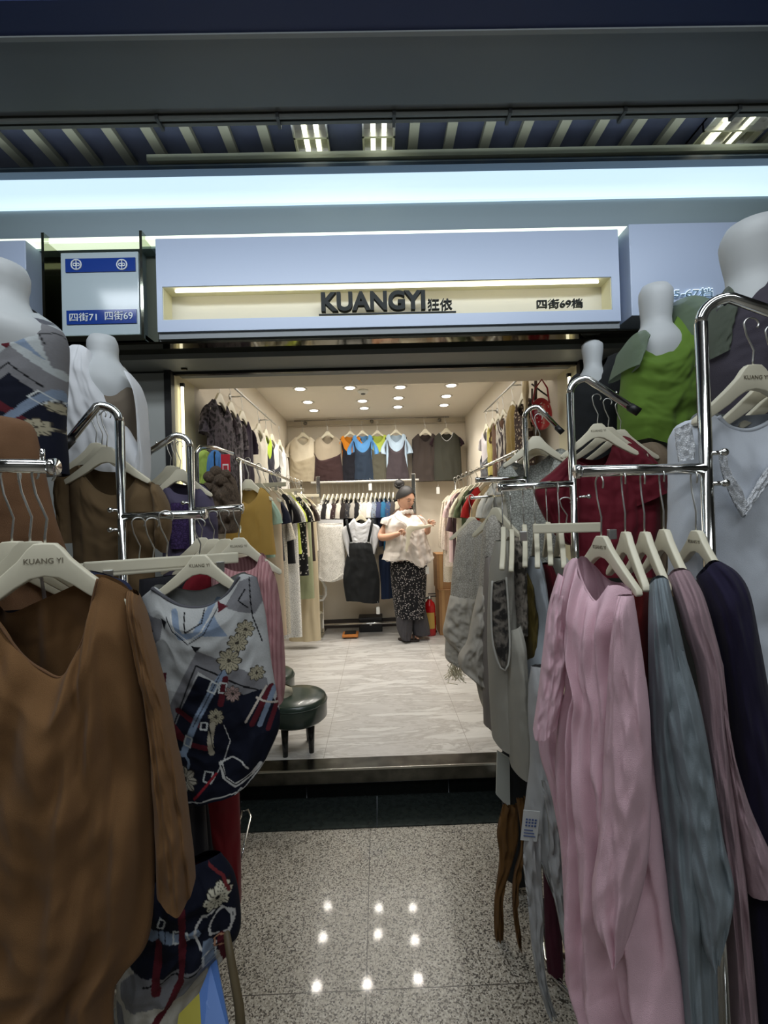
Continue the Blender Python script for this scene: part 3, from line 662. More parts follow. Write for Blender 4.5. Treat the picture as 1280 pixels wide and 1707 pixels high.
mann('headless white mannequin with a slanted neck in the open white shirt at left', [(562, 152, 190, .9), (575, 147, 195, 1), (600, 150, 196, 1), (622, 132, 214, .7), (650, 120, 226, .55), (700, 125, 222, .65), (800, 130, 225, .7)], 1.66)
mann('headless white mannequin in the green draped top at right', [(478, 1072, 1112, .9), (492, 1067, 1119, 1), (540, 1071, 1116, 1), (560, 1060, 1130, .8), (590, 1050, 1145, .55), (650, 1052, 1140, .65), (720, 1060, 1132, .7), (760, 1050, 1140, .7)], 1.7)
mann('headless white mannequin in the plain black top near the opening', [(570, 975, 998, .9), (578, 970, 1004, 1), (612, 974, 1002, 1), (632, 962, 1015, .8), (655, 955, 1030, .5), (700, 958, 1025, .6), (760, 960, 1025, .6)], 2.05)
mann('headless white mannequin in the dark ruched top at the top right corner', [(378, 1218, 1296, 1), (400, 1209, 1302, 1), (430, 1212, 1303, 1), (470, 1218, 1310, 1), (500, 1205, 1330, .7), (540, 1195, 1350, .5), (620, 1200, 1345, .6), (720, 1205, 1340, .6)], 1.2)
# ---- clothes on the mannequins ----
pl = PL(0, 1.2, 0); r = garm('patterned_tee', 'grey and navy belt-print top on the mannequin at the upper left edge', 'top', pl, (0, 540))
cloth('body', r, PM, pl, [(-90, 545), (-95, 640), (-90, 790)], [(62, 522), (95, 545), (106, 575), (104, 640), (102, 700), (108, 790)], T=[(-40, 512), (-20, 532), (10, 548), (40, 538)], TB=[(-40, 505), (0, 500), (40, 508)], t=.105, nu=110, nv=150, fold=(3, .003), wr=.003, seed=1, paint=man, pw=.5, ts=.25)
pl = PL(170, 1.66, 0); WJ = fabric('white_jersey', rgb(214, 216, 220), wr=.25); BRI = fabric('brown_inner_knit', rgb(106, 96, 84))
r = garm('camisole', 'taupe scoop-neck tank under the open white shirt at left', 'top', pl, (185, 640))
cloth('body', r, BRI, pl, [(150, 590), (150, 640), (170, 700), (185, 760)], [(208, 622), (226, 650), (234, 690), (222, 760)], T=[(160, 600), (172, 625), (190, 648), (202, 650), (207, 640)], TB=[(170, 585), (195, 600)], t=.096, fold=(2, .001), wr=.001, seed=2, pw=.5, ts=.3)
band('neck_trim', r, fabric('maroon_trim', rgb(100, 50, 55)), pl, [(150, 588), (160, 604), (175, 630), (192, 650), (203, 651), (207, 640), (207, 620)], .004, .02, 1)
r = garm('shirt', 'open white long shirt draped on the mannequin beside the direction sign', 'shirt', pl, (150, 620))
cloth('front_panel', r, WJ, PL(170, 1.60, 0), [(112, 585), (106, 620), (105, 700), (112, 800)], [(150, 584), (168, 640), (205, 700), (243, 770), (243, 800)], T=[(125, 578), (140, 578)], t=.055, nu=40, nv=50, fold=(5, .010), wr=.005, seed=3, pw=.25, ts=.2)
cloth('front_panel', r, WJ, PL(230, 1.60, 0), [(207, 618), (228, 650), (236, 690), (234, 760), (225, 800)], [(216, 622), (232, 650), (240, 700), (245, 760), (246, 800)], t=.04, fold=(2, .004), wr=.003, seed=4, pw=.3)
pl = PL(1095, 1.7, 0); GRN = fabric('green_jersey', rgb(94, 124, 46), wr=.3); SHG = fabric('sheer_grey_green', rgb(112, 128, 108), wr=.2, alpha=.8)
r = garm('draped_tank', 'bright green sleeveless draped top on the mannequin at right', 'top', pl, (1095, 590))
cloth('body', r, GRN, pl, [(1060, 555), (1046, 580), (1038, 640), (1033, 690), (1036, 742)], [(1140, 506), (1162, 530), (1160, 600), (1158, 680), (1152, 748)], T=[(1060, 572), (1068, 586), (1084, 588), (1102, 570), (1120, 535)], TB=[(1080, 560), (1110, 530)], t=.115, nu=60, nv=70, fold=(3, .007), wr=.01, seed=5, pw=.5, ts=.25, B=[(1060, 738), (1090, 752), (1120, 755)])
band('neck_binding', r, fabric('green_binding', rgb(60, 82, 34)), pl, [(1057, 560), (1062, 582), (1074, 594), (1090, 590), (1106, 567), (1122, 533), (1131, 512)], .004, .022, 1)
cloth('sheer_sleeve', r, SHG, pl, [(1122, 505), (1120, 540), (1118, 575), (1125, 600)], [(1148, 499), (1166, 515), (1168, 545), (1164, 600)], t=.12, fold=(6, .004), seed=6, pw=.5, ts=.3)
cloth('sheer_sleeve', r, SHG, pl, [(1056, 558), (1043, 585), (1034, 622)], [(1066, 556), (1058, 590), (1042, 628)], t=.11, fold=(3, .003), seed=7, pw=.5, ts=.3)
pl = PL(985, 2.05, 0); BKF = fabric('black_knit', rgb(30, 32, 34), wr=.3)
r = garm('black_tee', 'plain black top on the mannequin beside the right end of the opening', 'top', pl, (985, 640))
cloth('body', r, BKF, pl, [(962, 622), (948, 638), (946, 690), (950, 780)], [(1012, 595), (1036, 590), (1045, 640), (1042, 780)], T=[(972, 640), (988, 634), (1002, 612)], TB=[(985, 615)], t=.1, fold=(4, .004), seed=8, pw=.5, ts=.25)
pl = PL(1260, 1.2, 0); DKR = fabric('dark_plum_ruched', rgb(66, 62, 72), wr=.5)
r = garm('ruched_blouse', 'dark grey-plum top with a crossed neckline on the mannequin at the top right', 'top', pl, (1260, 520))
cloth('body', r, DKR, pl, [(1196, 515), (1186, 560), (1176, 620), (1185, 705)], [(1340, 440), (1360, 520), (1370, 600), (1370, 710)], T=[(1215, 505), (1245, 475), (1275, 440), (1300, 425)], TB=[(1240, 470)], t=.125, nu=50, nv=60, fold=(7, .005), wr=.006, seed=9, pw=.5, ts=.2)
cloth('sheer_sleeve', r, fabric('sheer_olive', rgb(88, 96, 84), alpha=.8), pl, [(1198, 512), (1180, 560), (1172, 605)], [(1212, 478), (1208, 530), (1200, 590)], t=.06, fold=(3, .003), seed=10, pw=.5, ts=.3)
band('neck_binding', r, fabric('dark_binding', rgb(34, 34, 44)), pl, [(1196, 515), (1216, 504), (1246, 474), (1276, 440)], .005, .025, 1)

# ---- left foreground garments ----
BRO = fabric('rust_brown_linen', rgb(116, 84, 52), wr=.35); BRO2 = fabric('rust_brown_knit', rgb(108, 78, 54), wr=.35)
pl = PL(70, .98, 8); r = garm('knit_sweater', 'chestnut brown knit top hanging high at the left edge behind the chrome rail', 'top', pl, (0, 700))
cloth('body', r, BRO2, pl, [(-120, 720), (-120, 850), (-120, 1010)], [(30, 698), (56, 712), (70, 760), (92, 860), (118, 940), (125, 1010)], T=[(-40, 690), (0, 694)], t=.05, nu=40, nv=50, fold=(4, .008), seed=11, ts=.2)
pl = PL(80, 1.05, 10); r = garm('camisole', 'dark navy garment glimpsed inside the neck of the rust-brown blouse', 'top', pl, (60, 960))
cloth('body', r, fabric('navy_satin', rgb(24, 30, 58), rough=.5), pl, [(-80, 985), (-80, 1200), (-80, 1400)], [(200, 965), (228, 1000), (235, 1150), (240, 1450)], T=[(0, 965), (60, 955), (140, 950)], t=.03, fold=(5, .004), seed=12)
P1 = PL(75, .8, 14); nk = P1.at((75, 905))
hanger(nk, P1.yaw, 'large cream hanger in the rust-brown blouse, printed KUANG YI', name_print=True, group='cream hangers on the left front rail', sc=1.06, hs=1.12)
r = garm('blouse', 'rust-brown V-neck linen blouse with long sleeves, nearest garment at left', 'blouse', P1, (75, 960))
cloth('body', r, BRO, P1, [(-70, 1040), (-90, 1150), (-110, 1400), (-120, 1760)], [(218, 985), (228, 1050), (246, 1200), (255, 1330), (258, 1470), (246, 1570), (205, 1625), (190, 1660), (192, 1760)], T=[(-45, 1012), (-12, 1008), (5, 1032), (45, 1085), (80, 1111), (108, 1122), (126, 1098), (148, 1048), (160, 990), (168, 962), (195, 970)], TB=[(-45, 1008), (-12, 1010), (10, 1024), (45, 1010), (90, 990), (130, 972), (160, 958), (195, 968)], t=.055, nu=90, nv=120, fold=(5, .034), wr=.009, seed=13, ts=.1)
cloth('sleeve', r, BRO, P1, [(212, 985), (222, 1060), (245, 1180), (256, 1330), (262, 1478)], [(232, 992), (262, 1100), (286, 1200), (308, 1310), (320, 1400), (326, 1465)], B=[(290, 1484), (312, 1487)], T=[(222, 984)], t=.042, nu=40, nv=80, fold=(3, .007), wr=.009, seed=14, ts=.06)
for y in (1290, 1293):
    pass
cloth('sleeve', r, BRO, P1, [(-95, 1050), (-140, 1200), (-150, 1500)], [(-60, 1035), (-20, 1250), (15, 1500), (0, 1560)], t=.05, nu=24, nv=40, fold=(3, .007), wr=.008, seed=15)
band('neck_seam', r, BRO2, P1, [(-12, 1010), (5, 1034), (45, 1087), (80, 1113), (108, 1124), (127, 1099), (149, 1048), (161, 990), (168, 963)], .0028, .016, .7, 50)
P2 = PL(40, .9, 14)
for i, (x, y, lab) in enumerate(((42, 902, 'cream hanger directly behind the one in the rust-brown blouse'), (12, 902, 'cream hanger second behind the rust-brown blouse'), (-20, 900, 'cream hanger at the left edge, farthest back on the front rail'))):
    q = PL(x, .84+.045*i, 14); hanger(q.at((x+8, y)), q.yaw, lab, group='cream hangers on the left front rail', hs=1.12)
# strap tag inside the neck
pl = PL(75, .84, 14); o = cloth('neck_ribbon', None, fabric('sheer_ribbon', rgb(96, 86, 84), alpha=.7), pl, [(66, 962), (72, 1010), (78, 1060), (84, 1108)], [(72, 962), (80, 1010), (88, 1060), (88, 1108)], t=.002, nu=6, nv=20, fold=(1, .0), wr=.001, seed=5)
tag(o, 'sheer grey ribbon hanging inside the neck of the rust-brown blouse', 'ribbon')
# olive-brown knit top
OLB = fabric('olive_brown_knit', rgb(108, 88, 62), wr=.35)
pl = PL(185, 1.42, 6); r = garm('knit_sweater', 'olive-brown round-neck knit top with short sleeves on the slanted arm at left', 'top', pl, (185, 800))
cloth('body', r, OLB, pl, [(112, 786), (116, 850), (122, 930), (125, 1040)], [(258, 806), (262, 850), (258, 930), (262, 1040)], T=[(135, 776), (145, 795), (165, 817), (190, 826), (215, 818), (232, 797)], TB=[(135, 774), (165, 785), (210, 787), (232, 793)], t=.045, nu=60, nv=60, fold=(3, .006), wr=.005, seed=16)
cloth('sleeve', r, OLB, pl, [(110, 785), (95, 800), (95, 840), (112, 905)], [(122, 795), (120, 850), (124, 905)], t=.04, nu=20, nv=24, fold=(2, .004), seed=17)
cloth('sleeve', r, OLB, pl, [(252, 806), (258, 850), (262, 905)], [(264, 808), (280, 838), (286, 875), (276, 922)], t=.04, nu=20, nv=24, fold=(2, .004), seed=18)
band('neck_rib', r, OLB, pl, [(134, 777), (145, 797), (165, 819), (190, 828), (215, 820), (233, 797)], .005, .012, .8)
for i, (x, y) in enumerate(((178, 745), (170, 742), (160, 738))):
    q = PL(x, 1.40+.04*i, 6); hanger(q.at((x, y)), q.yaw, ('cream hanger in the olive-brown knit top', 'cream hanger right behind the one in the olive-brown knit top', 'rear cream hanger on the slanted arm above the olive-brown knit top')[i], group='cream hangers on the left slanted arms', sc=.87)
# purple top
PUR = fabric('dusty_purple', rgb(86, 80, 102), wr=.35); PURL = fabric('purple_lace', rgb(70, 52, 96), rgb(38, 26, 58), kind='lace')
pl = PL(305, 1.82, 4); r = garm('purple_blouse', 'dusty purple top with a lace panel on the second slanted arm at left', 'top', pl, (305, 810))
cloth('body', r, PUR, pl, [(262, 812), (268, 850), (270, 900), (272, 960)], [(352, 822), (362, 860), (364, 900), (362, 960)], T=[(278, 806), (295, 822), (320, 824), (336, 808)], TB=[(278, 804), (310, 808), (336, 806)], t=.05, fold=(3, .005), seed=19)
cloth('lace_panel', r, PURL, PL(305, 1.77, 4), [(284, 838), (282, 880), (284, 915)], [(318, 838), (326, 880), (318, 915)], t=.006, nu=20, nv=24, fold=(4, .004), wr=.004, seed=20)
for i, (x, y) in enumerate(((300, 782), (292, 778), (284, 776))):
    q = PL(x, 1.80+.04*i, 4); hanger(q.at((x, y)), q.yaw, ('cream hanger in the dusty purple top', 'cream hanger behind the one in the dusty purple top', 'rear cream hanger above the dusty purple top')[i], group='cream hangers on the left slanted arms', sc=.85)
# skirt hangers with long bars + what hangs from them
for i, (x, y, Y) in enumerate(((212, 940, 1.28), (235, 944, 1.22), (258, 936, 1.16))):
    q = W(x+20, y-8, Y); clip_hanger(q, R_(38-4*i), ('farthest', 'middle', 'nearest')[i]+' long cream skirt hanger under the olive-brown knit top', .36, .9)
DKS = fabric('charcoal_skirt_cloth', rgb(34, 34, 40))
for i, (cl, lab, seed) in enumerate(((DKS, 'charcoal skirt hanging from the nearest long skirt hanger', 21), (fabric('black_skirt_cloth', rgb(16, 16, 20)), 'black skirt hanging behind the belt-print tee', 22))):
    pl = PL(280+i*40, 1.24+.12*i, 36); r = garm('skirt', lab, 'skirt', pl, (280, 962))
    cloth('skirt_body', r, cl, pl, [(232+i*20, 966), (228, 1150), (240, 1480)], [(318+i*20, 955), (330, 1150), (352+i*10, 1480)], t=.03, fold=(5, .008), seed=seed, ts=.02)
# navy garment seen between
pl = PL(195, 1.12, 10); r = garm('jacket', 'cobalt blue garment peeking out behind the shoulder of the rust-brown blouse', 'jacket', pl, (190, 965))
cloth('body', r, fabric('cobalt_cloth', rgb(34, 52, 104)), pl, [(120, 965), (120, 1100), (130, 1400)], [(198, 966), (222, 990), (240, 1150), (245, 1420)], T=[(165, 958)], t=.03, fold=(3, .005), seed=23)
# printed tee
pl = PL(340, 1.15, 5); r = garm('printed_tee', 'belt and flower print tee in white, grey and navy beside the rust-brown blouse', 'tee', pl, (335, 960))
cloth('body', r, PM, pl, [(236, 996), (248, 1040), (262, 1100), (272, 1180), (288, 1255), (306, 1334)], [(428, 962), (442, 1020), (452, 1100), (462, 1160), (467, 1195), (462, 1225), (440, 1272)], T=[(250, 985), (262, 978), (285, 998), (310, 1008), (345, 1008), (378, 990), (398, 960), (412, 957)], TB=[(250, 985), (264, 975), (330, 985), (398, 956), (412, 957)], B=[(345, 1326), (385, 1312), (415, 1296)], t=.045, nu=170, nv=260, fold=(3, .006), wr=.005, seed=24, paint=tee)
band('neck_rib', r, fabric('charcoal_rib', rgb(84, 84, 90)), pl, [(256, 979), (285, 999), (310, 1010), (345, 1010), (378, 992), (400, 960)], .006, .012, .8)
hanger(pl.at((333, 925)), pl.yaw, 'cream hanger in the belt-print tee, printed KUANG YI', group='cream hangers below the left racks', name_print=True, sc=.88, hs=.8)
pl = PL(330, 1.25, 5); r = garm('camisole', 'crimson garment showing inside the neck of the belt-print tee', 'top', pl, (330, 960))
cloth('body', r, fabric('crimson_cloth', rgb(120, 22, 36)), pl, [(296, 985), (300, 1060), (305, 1150)], [(352, 960), (356, 1060), (360, 1150)], T=[(325, 958)], t=.02, fold=(3, .004), seed=25)
# pink pleated blouse
PNK = fabric('dusty_pink_pleats', rgb(188, 142, 144), rgb(164, 116, 119), kind='stripe', wr=.3)
pl = PL(410, 1.45, 3); r = garm('pleated_blouse', 'dusty pink pleated blouse with gathered neck behind the belt-print tee', 'blouse', pl, (400, 930))
cloth('body', r, PNK, pl, [(352, 950), (352, 1100), (360, 1250)], [(446, 934), (450, 1100), (455, 1180)], T=[(368, 938), (378, 946), (400, 952), (425, 946), (435, 925)], TB=[(368, 932), (400, 930), (435, 922)], t=.04, nu=70, nv=60, fold=(12, .004), seed=26)
cloth('sleeve', r, PNK, pl, [(428, 940), (430, 1040), (438, 1130), (458, 1168)], [(448, 934), (462, 975), (472, 1050), (476, 1130), (472, 1168)], t=.045, nu=40, nv=50, fold=(7, .004), seed=27)
for i, (x, y) in enumerate(((398, 896), (375, 898), (356, 898), (336, 896))):
    q = PL(x, 1.45+.05*i, 3+4*i); hanger(q.at((x, y)), q.yaw, ('cream hanger in the dusty pink pleated blouse', 'second cream hanger from the right above the pink pleated blouse', 'third cream hanger from the right above the pink pleated blouse', 'leftmost cream hanger above the pink pleated blouse')[i], group='cream hangers below the left racks', name_print=(i == 0), sc=.92, hs=.8)
# dark red trousers and black piece
pl = PL(360, 1.42, 10); r = garm('trousers', 'dark red wide trousers hanging below the belt-print tee', 'trousers', pl, (370, 1290))
cloth('leg', r, fabric('dark_red_satin', rgb(112, 14, 24), rough=.55, wr=.12), pl, [(318, 1290), (322, 1350), (348, 1410), (378, 1470), (396, 1500)], [(398, 1285), (400, 1350), (402, 1440), (402, 1500)], t=.035, fold=(2, .006), wr=.002, seed=28)
pl = PL(330, 1.36, 10); r = garm('trousers', 'black trousers left of the dark red ones under the belt-print tee', 'trousers', pl, (330, 1300))
cloth('leg', r, fabric('black_satin', rgb(12, 12, 15)), pl, [(270, 1300), (280, 1400), (300, 1520)], [(335, 1300), (345, 1400), (372, 1450), (380, 1500)], t=.03, fold=(2, .004), wr=.002, seed=29)
pl = PL(310, 1.02, 8); r = garm('printed_trousers', 'belt-print navy and cream trousers hanging low at the left bottom', 'trousers', pl, (320, 1440))
cloth('leg', r, PM, pl, [(240, 1470), (245, 1530), (215, 1590), (196, 1640), (198, 1760)], [(368, 1420), (392, 1462), (402, 1530), (392, 1570), (362, 1610), (335, 1660), (310, 1760)], T=[(300, 1445), (345, 1425)], t=.07, nu=120, nv=170, fold=(2, .012), wr=.012, seed=30, paint=trs)
# metal sled foot, wooden stick, box
r = thing('hanger_stand', 'small chrome wire stand foot beside the dark red trousers', 'stand', Wd(405, 1430, 1.9))
MB().tube([W(402, 1432, 1.6), W(408, 1405, 1.65), W(418, 1362, 1.75), W(414, 1350, 1.78), W(404, 1352, 1.78), W(398, 1380, 1.7)], .004, 8).build('wire_frame', CHROME, r, True)
o = MB().tube([W(376, 1545, 1.0), W(385, 1600, .98), W(399, 1680, .95), W(405, 1760, .92)], [.007, .009, .010, .011], 10).build('wooden_stick', plain('olive_wood', rgb(92, 80, 56), .6, var=.2), None, True)
tag(o, 'thin olive-brown wooden stick leaning at the bottom left', 'stick')
a, c, e, f = W(300, 1720, .92), W(392, 1720, .92), W(362, 1602, 1.0), W(312, 1640, 1.0)
r = thing('board', 'blue and yellow board leaning under the belt-print trousers', 'board', tuple(a))
def slab(p, th, n):
    nn = (p[1]-p[0]).cross(p[2]-p[1]).normalized()*th; m = len(p)
    return [q for q in p]+[q+nn for q in p], [tuple(range(m)), tuple(range(2*m-1, m-1, -1))]+[(i, i+m, (i+1) % m+m, (i+1) % m) for i in range(m)]
v, fs = slab([W(338, 1760, .90), W(392, 1760, .90), W(362, 1600, 1.0), W(352, 1610, 1.0), W(334, 1655, .96)], .008, 0); mk('blue_face', v, fs, plain('sky_blue_board', rgb(92, 130, 196), .5), r, False)
v, fs = slab([W(290, 1760, .90), W(340, 1760, .90), W(334, 1655, .96), W(300, 1690, .94)], .008, 0); mk('yellow_face', v, fs, plain('yellow_board', rgb(170, 160, 50), .5), r, False)

# ---- right foreground garments ----
PK = fabric('pale_pink_linen', rgb(226, 188, 200), wr=.5)
WHT_F = fabric('white_slub_jersey', rgb(206, 212, 222), wr=.3)
LCW = fabric('white_lace_trim', rgb(222, 224, 228), rgb(170, 176, 186), kind='lace')
for n_ in LCW.node_tree.nodes:
    if n_.type == 'TEX_VORONOI': n_.inputs['Scale'].default_value = 240
HR = ((1000, 893), (1040, 886), (1072, 886), (1104, 882), (1158, 884))
hl = ('cream hanger in the pale pink kaftan, nearest on the right front bar', 'cream hanger in the brick red shirt on the right front bar', 'cream hanger in the blue-grey long shirt on the right front bar', 'cream hanger in the mauve long shirt on the right front bar', 'cream hanger in the dark navy long shirt on the right front bar')
for i, (x, y) in enumerate(HR):
    Y = .93; a = -84 if i == 0 else -102 if i < 4 else -100
    hanger(W(x+2, y, Y), R_(a), hl[i], group='cream hangers on the right front bar', name_print=(i in (0, 4)), hs=1.2, sc=.8)
pl = PL(1000, .93, -40); r = garm('kaftan', 'pale pink linen kaftan with V-neck, nearest garment at right', 'dress', pl, (1000, 950))
pl = PL(1000, .87, -58)
cloth('body', r, PK, pl, [(940, 948), (938, 1010), (930, 1075), (948, 1140), (936, 1190), (932, 1300), (938, 1450), (944, 1600), (948, 1640), (985, 1720), (1010, 1780)], [(1052, 985), (1062, 1060), (1072, 1180), (1090, 1300), (1108, 1450), (1122, 1560), (1135, 1650), (1148, 1780)], T=[(955, 934), (966, 930), (970, 948), (982, 978), (1000, 1000), (1012, 986), (1020, 976), (1036, 975)], TB=[(955, 934), (966, 928), (985, 945), (1005, 965), (1020, 972), (1036, 973)], t=.055, nu=110, nv=140, fold=(5, .024), wr=.009, seed=31, ts=.08, B=[(1060, 1790)])
cloth('sleeve', r, PK, PL(925, .93, -20), [(930, 955), (914, 1010), (905, 1080), (897, 1150), (888, 1215)], [(946, 965), (942, 1040), (950, 1090), (940, 1150), (930, 1205)], B=[(896, 1226), (915, 1216)], t=.03, nu=36, nv=60, fold=(2, .006), wr=.007, seed=32)
cloth('sleeve', r, PK, PL(1045, .77, -45), [(1030, 992), (1018, 1080), (1010, 1200), (1000, 1380), (988, 1500), (1030, 1585)], [(1056, 992), (1066, 1060), (1082, 1180), (1086, 1300), (1078, 1450), (1040, 1590)], t=.035, nu=44, nv=80, fold=(2, .007), wr=.007, seed=33, ts=.05)
cloth('back_panel', r, PK, PL(930, .99, -20), [(896, 1210), (900, 1260), (920, 1330), (945, 1480), (960, 1640)], [(940, 1200), (950, 1300), (960, 1480), (985, 1680)], t=.015, nu=24, nv=50, fold=(3, .007), wr=.005, seed=34)
band('neck_binding', r, PK, pl, [(966, 930), (970, 950), (982, 981), (1000, 1003), (1013, 988), (1021, 976)], .003, .012, .8)
RD = fabric('brick_red_cloth', rgb(124, 40, 38)); BGY = fabric('blue_grey_linen', rgb(124, 134, 140), wr=.45); MAU = fabric('mauve_linen', rgb(160, 134, 141), wr=.45); NVY = fabric('dark_navy_velvet', rgb(28, 23, 48), wr=.3)
pl = PL(1062, .88, -40); r = garm('shirt', 'brick red shirt squeezed between the pink kaftan and the blue-grey shirt', 'shirt', pl, (1062, 975))
cloth('body', r, RD, pl, [(1036, 975), (1040, 1040), (1045, 1200), (1050, 1350)], [(1080, 970), (1084, 1010), (1088, 1150), (1092, 1350)], T=[(1050, 966), (1066, 963)], t=.05, nu=36, nv=60, fold=(2, .008), seed=35, ts=.1)
pl = PL(1100, .81, -30); r = garm('long_shirt', 'blue-grey long linen shirt between the pink kaftan and the mauve shirt', 'shirt', pl, (1100, 970))
cloth('body', r, BGY, pl, [(1082, 975), (1080, 1040), (1082, 1180), (1090, 1300), (1105, 1450), (1120, 1600), (1135, 1780)], [(1114, 966), (1124, 1010), (1145, 1100), (1165, 1200), (1185, 1330), (1195, 1500), (1195, 1620), (1200, 1780)], T=[(1090, 964), (1104, 961)], t=.06, nu=60, nv=100, fold=(4, .012), wr=.009, seed=36, ts=.08)
cloth('sleeve', r, BGY, PL(1150, .755, -30), [(1098, 1060), (1108, 1200), (1128, 1330), (1150, 1480), (1166, 1560), (1180, 1592)], [(1140, 1085), (1168, 1180), (1190, 1300), (1206, 1400), (1224, 1490), (1200, 1575)], t=.035, nu=36, nv=70, fold=(2, .006), wr=.008, seed=37, ts=.3)
pl = PL(1135, .82, -30); r = garm('long_shirt', 'mauve long linen shirt between the blue-grey and the navy shirt', 'shirt', pl, (1140, 955))
cloth('body', r, MAU, pl, [(1113, 962), (1128, 1010), (1142, 1060), (1160, 1120), (1175, 1250), (1195, 1400), (1210, 1560), (1222, 1780)], [(1150, 952), (1172, 990), (1190, 1050), (1205, 1120), (1214, 1240), (1228, 1350), (1245, 1500), (1270, 1780)], T=[(1122, 952), (1138, 948)], t=.055, nu=50, nv=100, fold=(3, .010), wr=.008, seed=38, ts=.08)
cloth('sleeve', r, MAU, PL(1240, .76, -30), [(1188, 1060), (1200, 1200), (1212, 1300), (1226, 1400), (1240, 1480)], [(1206, 1110), (1218, 1230), (1245, 1330), (1272, 1395), (1305, 1460)], B=[(1262, 1474), (1285, 1468)], t=.035, nu=30, nv=60, fold=(2, .006), wr=.007, seed=39, ts=.3)
pl = PL(1195, .83, -30); r = garm('long_shirt', 'dark navy-purple long shirt at the right edge', 'shirt', pl, (1190, 940))
cloth('body', r, NVY, pl, [(1160, 962), (1176, 1020), (1200, 1150), (1225, 1350), (1245, 1550), (1250, 1780)], [(1205, 938), (1230, 955), (1250, 990), (1268, 1080), (1290, 1200), (1330, 1400), (1350, 1780)], T=[(1172, 950), (1185, 937), (1196, 935)], t=.06, nu=50, nv=90, fold=(3, .011), wr=.007, seed=40, ts=.08)
# white lace tee
pl = PL(1240, 1.02, 2); r = garm('lace_tee', 'white tee with a V-shaped lace inset on the big chrome rack at right', 'tee', pl, (1240, 715))
cloth('body', r, WHT_F, pl, [(1150, 700), (1160, 850), (1165, 960), (1190, 1150), (1200, 1250)], [(1360, 700), (1365, 900), (1370, 1100), (1380, 1250)], T=[(1172, 690), (1190, 697), (1205, 712), (1235, 718), (1265, 708), (1290, 690), (1320, 692)], TB=[(1172, 686), (1240, 690), (1320, 688)], t=.05, nu=70, nv=90, fold=(3, .008), wr=.006, seed=41)
cloth('sleeve', r, WHT_F, pl, [(1142, 702), (1126, 720), (1122, 800), (1120, 900), (1122, 960)], [(1162, 700), (1164, 780), (1164, 880), (1164, 965)], t=.05, nu=30, nv=50, fold=(2, .006), seed=42)
band('neck_binding', r, WHT_F, pl, [(1188, 697), (1205, 714), (1235, 720), (1265, 710), (1290, 692)], .006, .016, .9)
for nm, L_, R2 in (('lace_ruffle', [(1196, 752), (1203, 790), (1218, 830), (1236, 862)], [(1206, 748), (1218, 790), (1236, 815), (1246, 845)]), ('lace_ruffle', [(1240, 842), (1255, 815), (1270, 790), (1290, 765)], [(1238, 866), (1262, 830), (1280, 808), (1300, 785)])):
    cloth(nm, r, LCW, PL(1240, .955, 2), L_, R2, t=.004, nu=14, nv=50, fold=(2, .003), wr=.004, seed=43, ts=0)
o = cloth('lace_shoulder', r, LCW, PL(1240, .96, 2), [(1124, 716), (1126, 740), (1130, 770)], [(1150, 704), (1156, 730), (1158, 765)], t=.006, nu=14, nv=14, fold=(2, .002), wr=.006, seed=44, ts=0)
for i, (x, y) in enumerate(((1255, 608), (1290, 618), (1320, 622))):
    q = PL(x, .98+.04*i, 2); hanger(q.at((x, y)), q.yaw, ('cream hanger in the white lace-inset tee, printed KUANG YI', 'cream hanger behind the one in the white lace-inset tee', 'cream hanger at the right edge on the big chrome rack')[i], group='cream hangers on the right slanted arms', name_print=(i == 0), hs=.8)
# dark red blouse on second rack
DR = fabric('wine_red_silk', rgb(106, 22, 38), wr=.35, rough=.7)
pl = PL(1000, 1.58, -6); r = garm('gathered_blouse', 'wine red gathered blouse under the slanted arm of the middle right rack', 'blouse', pl, (1000, 760))
cloth('body', r, DR, pl, [(950, 756), (955, 820), (950, 900), (955, 960)], [(1050, 730), (1088, 775), (1100, 850), (1100, 960)], T=[(965, 770), (1000, 780), (1020, 742), (1034, 728)], TB=[(1000, 765)], t=.05, nu=60, nv=60, fold=(7, .008), wr=.005, seed=45)
cloth('sleeve', r, DR, pl, [(956, 752), (922, 784), (892, 812), (898, 845), (925, 892), (945, 908)], [(962, 770), (966, 810), (968, 850), (966, 880), (962, 905)], t=.045, nu=40, nv=50, fold=(5, .006), wr=.005, seed=46)
cloth('sleeve', r, DR, pl, [(1020, 742), (1018, 800), (1040, 850)], [(1050, 730), (1098, 775), (1118, 812)], t=.06, nu=36, nv=36, fold=(4, .006), wr=.005, seed=47, ts=.3)
for i, (x, y) in enumerate(((996, 706), (1014, 712), (1034, 716))):
    q = PL(x, 1.50+.05*i, -8); hanger(q.at((x, y)), q.yaw, ('cream hanger in the wine red gathered blouse', 'second cream hanger on the arm above the wine red blouse', 'rearmost cream hanger on the arm above the wine red blouse')[i], group='cream hangers on the right slanted arms', name_print=(i == 0), sc=.85, hs=.9)
pl = PL(1095, 1.62, -4); r = garm('satin_blouse', 'beige-brown satin blouse showing right of the wine red blouse', 'blouse', pl, (1095, 745))
cloth('body', r, fabric('tan_satin', rgb(128, 112, 92), rough=.5), pl, [(1062, 742), (1080, 790), (1082, 900), (1080, 990)], [(1112, 745), (1124, 790), (1124, 900), (1124, 990)], T=[(1085, 738)], t=.05, fold=(3, .007), seed=48)
